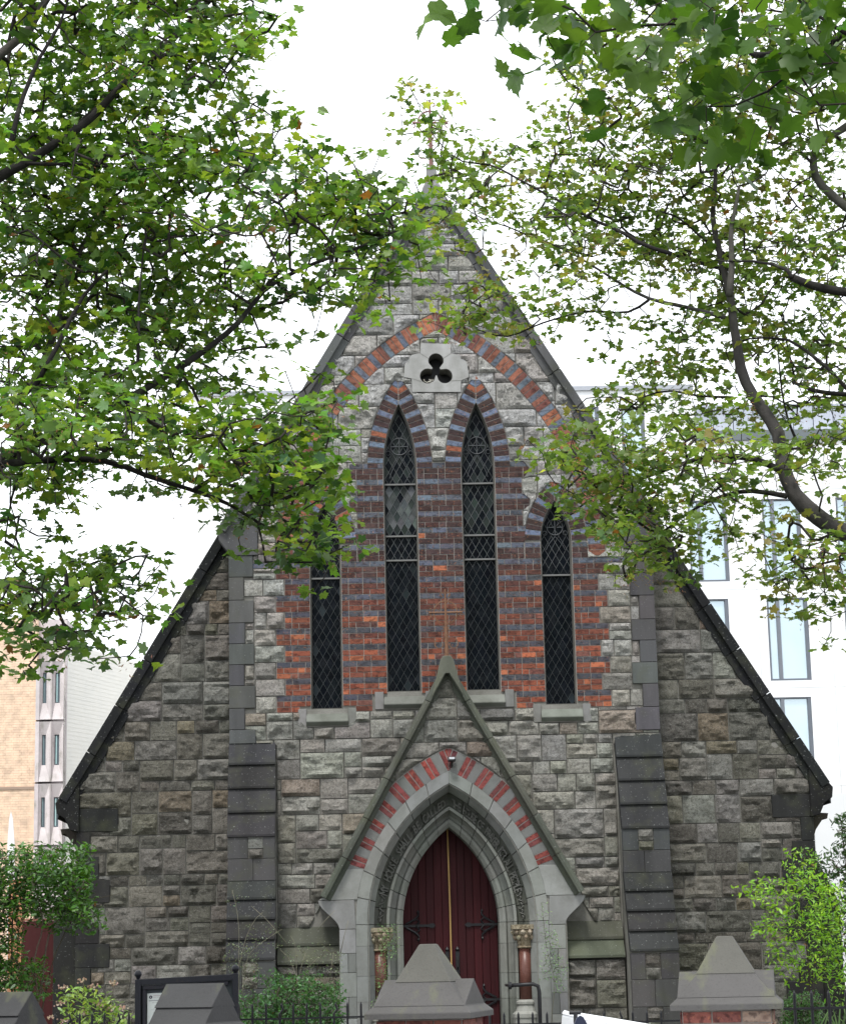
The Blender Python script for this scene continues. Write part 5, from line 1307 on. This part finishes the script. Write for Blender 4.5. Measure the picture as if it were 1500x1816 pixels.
# ================================================================== STREET EDGE
def pier(px, top_y, Y, tall, label, rot=-.20, width=.72, brick=(.30, .12, .08), capc=(.078, .075, .073)):
    "stone cap: hipped saddle with a small gablet ridge, gate piers also carry a truncated pyramid"
    base = F(px, 1780, Y); e = empty('gate_pier' if tall else 'wall_pier', (base.x, Y, 0), label, 'pier', 'stone capped piers of the front wall')
    zr = F(px, top_y, Y).z                       # height of the saddle ridge
    h = .235 if tall else .30; w = width/2; zb = zr-h
    b = MB(); r = .0
    def T(x, y, z): c_, s_ = math.cos(rot), math.sin(rot); return (base.x+x*c_-y*s_, Y+x*s_+y*c_, z)
    # lower saddle: ridge along x, steep flared ends, cross ridge y
    rx, ry = w*.90, w*.34
    prof = [(w+.015, zb), (w+.015, zb+.035), (w-.03, zb+.075)]
    lv = []
    for (a, z) in prof: lv.append([T(-a, -a, z), T(a, -a, z), T(a, a, z), T(-a, a, z)])
    top = [T(-rx, -.0, zr), T(rx, .0, zr)]
    vs = [p for l in lv for p in l]+top; n = len(prof)
    fs = [(i*4+j, i*4+(j+1) % 4, i*4+4+(j+1) % 4, i*4+4+j) for i in range(n-1) for j in range(4)]
    B0 = (n-1)*4; t0 = n*4
    if tall:
        # saddle with its ridge along the wall, and a steeper truncated pyramid growing out of it
        fs += [(B0, B0+1, t0+1, t0), (B0+2, B0+3, t0, t0+1), (B0+1, B0+2, t0+1), (B0+3, B0, t0)]
        b.add(vs, fs, capc); cap = b.build('cap', M_CAP, e, bevel=.004)
        gb = MB(); q = w-.032; ry = w*.50
        gb.add([T(-q, -q-.004, zb+.077), T(q, -q-.004, zb+.077), T(q, q+.004, zb+.077), T(-q, q+.004, zb+.077), T(-ry, -ry, zr-.003), T(ry, -ry, zr-.003), T(ry, ry, zr-.003), T(-ry, ry, zr-.003)],
               [(3, 2, 1, 0), (4, 5, 6, 7), (0, 1, 5, 4), (1, 2, 6, 5), (2, 3, 7, 6), (3, 0, 4, 7)], capc); gb.build('cap_block', M_CAP, cap)
        b = MB(); zt = zr+.215; a0, a1 = w*.56, w*.15
        for l in ([T(-a0, -a0, zr-.02), T(a0, -a0, zr-.02), T(a0, a0, zr-.02), T(-a0, a0, zr-.02), T(-a1, -a1, zt), T(a1, -a1, zt), T(a1, a1, zt), T(-a1, a1, zt)],):
            b.add(l, [(3, 2, 1, 0), (4, 5, 6, 7), (0, 1, 5, 4), (1, 2, 6, 5), (2, 3, 7, 6), (3, 0, 4, 7)], mixc(capc, (.12, .12, .09), .3))
        b.build('cap_top', M_CAP, e, bevel=.006)
    else:
        fs += [(B0, B0+1, t0+1, t0), (B0+2, B0+3, t0, t0+1), (B0+1, B0+2, t0+1), (B0+3, B0, t0)]
        b.add(vs, fs, capc); cap = b.build('cap', M_CAP, e, bevel=.004)
        # overlapping upper course with a drip edge
        m_ = .56; zc = zb+h*m_; aw = lerp(w-.03, rx, m_*.9); ad = lerp(w-.03, 0, (zc-zb-.075)/(h-.075))
        b = MB(); b.add([T(-aw*1.0, -ad-.018, zc), T(aw, -ad-.018, zc), T(aw, ad+.018, zc), T(-aw, ad+.018, zc), T(-rx, 0, zr+.012), T(rx, 0, zr+.012)], [(3, 2, 1, 0), (0, 1, 5, 4), (2, 3, 4, 5), (1, 2, 5), (3, 0, 4)], capc)
        b.build('cap_course', M_CAP, cap, bevel=.003)
    # brick shaft
    core_ = MB(); a = w-.055; core_.add([T(-a, -a, -.1), T(a, -a, -.1), T(a, a, -.1), T(-a, a, -.1), T(-a, -a, zb), T(a, -a, zb), T(a, a, zb), T(-a, a, zb)], [(3, 2, 1, 0), (4, 5, 6, 7), (0, 1, 5, 4), (1, 2, 6, 5), (2, 3, 7, 6), (3, 0, 4, 7)], (.33, .30, .27)); core_.build('shaft', M_JNT, e)
    z = zb-.012; row = 0
    while z > .05:
        z0 = z-.066; n_ = 3 if row % 2 == 0 else 6; L_ = 2*a/n_
        for side in range(4):
            ca, sa = [(1, 0), (0, 1), (-1, 0), (0, -1)][side]
            for k in range(n_):
                u0, u1 = -a+k*L_+.005, -a+(k+1)*L_-.005; V_ = []
                for zz in (z0, z):
                    for (u, v) in ((u0, -a-.012), (u1, -a-.012), (u1, -a+.03), (u0, -a+.03)): V_.append(T(u*ca-v*sa, u*sa+v*ca, zz))
                bb = MB(); c = jit(random.choice((brick, (.20, .075, .055), (.33, .25, .17))) if row != 0 else random.choice(((.20, .07, .055), (.17, .06, .05), (.26, .2, .15))), .2)
                bb.add(V_, [(3, 2, 1, 0), (4, 5, 6, 7), (0, 1, 5, 4), (1, 2, 6, 5), (2, 3, 7, 6), (3, 0, 4, 7)], c)
                if side in (0, 1) and z > .5: bb.build('brick', M_BR, e, recalc=False)
                else:
                    core_.v = core_.v
                    b0 = len(REST.v); REST.v += bb.v; REST.f += [tuple(i_+b0 for i_ in f) for f in bb.f]; REST.c += bb.c
        z = z0-.011; row += 1
    REST.build('brick', M_BR, e, kind='stuff', recalc=False); REST.v.clear(); REST.f.clear(); REST.c.clear()
    return e
REST = MB()
YP = -17.9
pier(762, 1736, YP, True, 'gate pier before the church door, pyramid topped stone cap over red brick', rot=-.27, width=.64)
pier(1290, 1721, YP+.1, True, 'gate pier to the right of the gateway, pyramid topped stone cap beside the young tree', rot=-.20, width=.66, brick=(.42, .25, .13))
pier(346, 1747, YP-.2, False, 'lower wall pier with plain dark saddle cap in front of the notice board', rot=-.5, width=.47, capc=(.052, .052, .053))
pier(8, 1762, YP-.2, False, 'wall pier with dark saddle cap at the bottom left corner of the picture', rot=-.5, width=.47, capc=(.045, .045, .046))
# low front walls
for (xa, xb, Y, lab) in ((-40, 350, YP, 'low stone wall between the two left wall piers'), (350, 762, YP, 'low stone wall from the notice board pier to the left gate pier'), (1290, 1600, YP+.1, 'low stone wall right of the right hand gate pier')):
    b = MB(); x0, x1 = F(xa, 1800, Y).x+.3, F(xb, 1800, Y).x-.3; b.box(x0, x1, Y-.18, Y+.18, -.1, .62, (.22, .21, .2)); b.prismx([(Y-.22, .62), (Y-.2, .70), (Y, .76), (Y+.2, .70), (Y+.22, .62)], x0, x1, (.2, .2, .19))
    tag(b.build('front_wall', M_CAP), lab, 'wall', 'low front walls')
def railing(xa, xb, Y, y_tip, y_bar, step, label, zb=.7, bent=()):
    e = empty('railing', (F((xa+xb)/2, 1800, Y).x, Y, zb), label, 'railing', 'iron spiked railings')
    c = (.007, .0075, .010); k = 0; x = xa
    zt = lambda px: F(px, y_tip-.018*(px-750)*0, Y).z
    pb = F(xa-step*.6, y_bar, Y), F(xb+step*.6, y_bar-(xb-xa)*.012, Y)
    b = MB(); d = (pb[1]-pb[0]); b.box(pb[0].x, pb[1].x, Y-.006, Y+.006, (pb[0].z+pb[1].z)/2-.008, (pb[0].z+pb[1].z)/2+.008, c); b.build('rail', M_IRON, e)
    b = MB(); b.box(pb[0].x, pb[1].x, Y-.006, Y+.006, zb+.05, zb+.075, c); b.build('rail', M_IRON, e)
    while x <= xb:
        t = F(x, y_tip-(x-xa)*.012, Y); b = MB(); r = .0105; h = t.z; q = random.uniform(-.003, .003)
        if k in bent:
            b.tube([(t.x, Y, zb), (t.x, Y, h-.10), (t.x+.03, Y, h-.06), (t.x+.015, Y, h-.02), (t.x+.02, Y, h)], [r, r, r, r*.9, .001], c, 6)
        else: b.tube([(t.x, Y, zb), (t.x, Y, h-.035), (t.x, Y, h-.02), (t.x+q, Y, h)], [r, r, r*.9, .001], c, 6)
        b.build('spike', M_IRON, e, smooth=False, recalc=False); x += step; k += 1
    return e
railing(55, 243, -12.2, 1797, 1826, 21.8, 'black spiked railing left of the notice board', bent=(3, 7))
railing(424, 655, -12.2, 1779, 1807, 24, 'black spiked railing in front of the glossy green bush', bent=(3, 7))
railing(868, 1190, -12.6, 1795, 1816, 25.3, 'black spiked railing of the gateway between the two tall piers', bent=(5, 9))
railing(1407, 1560, -17.0, 1756, 1788, 30.5, 'black spiked railing right of the right hand gate pier', zb=.75)
# notice board
YN = -13.0
nb = empty('notice_board', F(330, 1900, YN), 'black framed notice board on two ball topped posts behind the left wall pier', 'notice board')
def nq(px, py): return F(px, py, YN)
tl, tr_ = nq(243, 1737), nq(420, 1727)
def skew(x0, x1, za0, za1, h, y0, y1, c, name, m=M_IRON, parent=nb):
    b = MB(); b.add([(x0, y0, za0-h), (x1, y0, za1-h), (x1, y1, za1-h), (x0, y1, za0-h), (x0, y0, za0), (x1, y0, za1), (x1, y1, za1), (x0, y1, za0)], [(0, 3, 2, 1), (4, 5, 6, 7), (0, 1, 5, 4), (1, 2, 6, 5), (2, 3, 7, 6), (3, 0, 4, 7)], c); return b.build(name, m, parent, bevel=.003)
BKC = (.008, .009, .014); w = .045
x0, x1 = tl.x, tr_.x; z0, z1 = tl.z, tr_.z; sl_ = (z1-z0)/(x1-x0)
skew(x0, x1, z0, z1, .05, YN-.03, YN+.03, BKC, 'top_rail'); skew(x0+.05, x1-.07, z0-.055+.05*sl_, z1-.055-.07*sl_, .035, YN-.015, YN+.03, (.012, .012, .018), 'inner_frame')
skew(x0+.05, x0+.08, z0-.09, z0-.09, .8, YN-.015, YN+.03, (.012, .012, .018), 'inner_frame')
for (p, z) in ((x0, z0), (x1, z1)):
    b = MB(); b.box(p-.012, p+.038 if p == x0 else p+.03, YN-.035, YN+.035, 0, z-.001, BKC) if p == x0 else b.box(p-.035, p+.015, YN-.035, YN+.035, 0, z+.004, BKC)
    cx_ = p+.012 if p == x0 else p-.01; po = b.build('post', M_IRON, nb, bevel=.004)
    b = MB(); b.lathe(cx_, YN, [(.008, z-.002), (.016, z+.008), (.0175, z+.012)]+[(.032*math.sin(a), z+.044-.032*math.cos(a)) for a in np.linspace(.6, 3.1, 9)], BKC, 16); b.build('ball_finial', M_IRON, po, smooth=True)
skew(x0+.03, x1-.03, z0-.05, z1-.05, .9, YN+.031, YN+.045, (.035, .045, .05), 'backing_board', M_PLAIN)
pa = nq(261, 1762); pb_ = nq(298, 1760)
skew(pa.x, pb_.x, pa.z, pb_.z, .6, YN+.018, YN+.026, (.55, .58, .56), 'paper_notice', M_PLAIN)
b = MB(); yq = YN+.0165
cx_, cz_ = nq(267.5, 1768.5).x, nq(267.5, 1768.5).z
b.add([(cx_+.014*math.cos(a), yq, cz_+.014*math.sin(a)) for a in np.linspace(0, 5.9, 14)], [tuple(range(14))], (.05, .05, .06))
b.add([(cx_-.004, yq-.001, cz_-.006), (cx_+.004, yq-.001, cz_-.006), (cx_, yq-.001, cz_+.009)], [(0, 1, 2)], (.5, .5, .5))
for (xa, xb, y, hh, c) in [(272, 289, 1766, .004, (.35, .22, .25)), (272, 287, 1769, .003, (.35, .3, .3)), (264, 291, 1775, .006, (.12, .12, .14)), (268, 288, 1778.5, .004, (.3, .3, .3)), (274, 279, 1784, .004, (.15, .15, .15)), (271, 281, 1788, .003, (.3, .3, .3)), (268, 284, 1791, .003, (.35, .35, .35)), (272, 278, 1795, .003, (.3, .3, .3)), (272, 278, 1799, .003, (.3, .3, .3)), (273, 277, 1803, .003, (.3, .3, .3)), (272, 278, 1807, .003, (.3, .3, .3)), (272, 278, 1811, .003, (.3, .3, .3))]:
    p, q = nq(xa, y), nq(xb, y-(xb-xa)*.05); n = max(2, int((xb-xa)/1.6))
    for k in range(n):
        if random.random() < .15: continue
        u, v = lerp(p.x, q.x, k/n), lerp(p.x, q.x, (k+.8)/n); zz = lerp(p.z, q.z, k/n)
        b.add([(u, yq, zz-hh/2), (v, yq, zz-hh/2), (v, yq, zz+hh/2), (u, yq, zz+hh/2)], [(0, 1, 2, 3)], c)
b.build('notice_print', M_PLAIN, nb, kind='stuff', recalc=False)
# hand rail by the door
for (pts, lb_) in (([(903, 1748), (945, 1745), (954, 1749), (956, 1760), (960, 1900)], 'black tubular handrail fixed by a round flange right of the church door'), ([(706, 1752), (690, 1750), (680, 1752), (674, 1760), (672, 1900)], 'black tubular handrail left of the church door behind the creeper')):
    e = empty('handrail', F(pts[-1][0], 1900, -.9), lb_, 'handrail', 'handrails beside the church door')
    b = MB(); P = [F(x, y, -.95) for x, y in pts]; P[0].y = -.95; P[-1].z = 0
    b.tube(P, .027, (.015, .015, .017), 10); b.build('rail', M_IRON, e, smooth=True)
    b = MB(); s_ = 1 if pts[0][0] > 800 else -1; b.tube([P[0]+Vector((-.012*s_, 0, 0)), P[0]+Vector((.03*s_, 0, 0))], [.055, .05], (.015, .015, .017), 14); b.tube([P[0], P[0]+Vector((0, .75 if s_ > 0 else .7, 0))], .02, (.015, .015, .017), 8); b.build('flange', M_IRON, e)
# top corner of a parked white car in the road
YC = -19.4
cb = empty('parked_car', (F(1120, 1900, YC).x, YC, -.02), 'white parked car, only the top of its roof shows at the bottom edge', 'car')
b = MB(); zc = lambda px, py: F(px, py, YC).z; xc = lambda px: F(px, 1810, YC).x
x0, x1 = xc(1024), xc(1500)
prof = [(xc(1033), zc(1033, 1806)), (xc(1036), zc(1036, 1802)), (xc(1060), zc(1060, 1805)), (xc(1130), zc(1130, 1816)), (xc(1260), zc(1260, 1838)), (xc(1330), zc(1330, 1900)), (xc(1345), -.02+.3), (xc(1010), -.02+.3), (xc(1020), zc(1020, 1990)), (xc(1025), zc(1025, 1880))]
b.prism(prof, YC, YC+1.3, (.80, .82, .84)); body = b.build('body', M_PLAIN, cb, bevel=.02)
b = MB(); P = [(xc(1012), zc(1012, 1830)), (xc(1022), zc(1022, 1806)), (xc(1029), zc(1029, 1801)), (xc(1034), zc(1034, 1804)), (xc(1041), zc(1041, 1818)), (xc(1043), zc(1043, 1830))]
b.prism(P, YC-.02, YC+.03, (.02, .025, .05)); b.build('roof_trim', M_IRON, cb)
b = MB(); p = F(1020, 1800, YC+.1); b.tube([p+Vector((-.035, 0, .012)), p+Vector((.03, 0, .012))], .011, (.02, .02, .022), 6); b.tube([p+Vector((0, 0, .01)), p+Vector((0, 0, -.06))], .012, (.02, .02, .022), 6); b.build('roof_bracket', M_IRON, cb)
for xx in (1080, 1270):
    b = MB(); c0 = Vector((xc(xx), YC+.08, .12)); b.tube([c0, c0+Vector((0, .2, 0))], .26, (.02, .02, .02), 18); wl = b.build('wheel', M_IRON, cb)
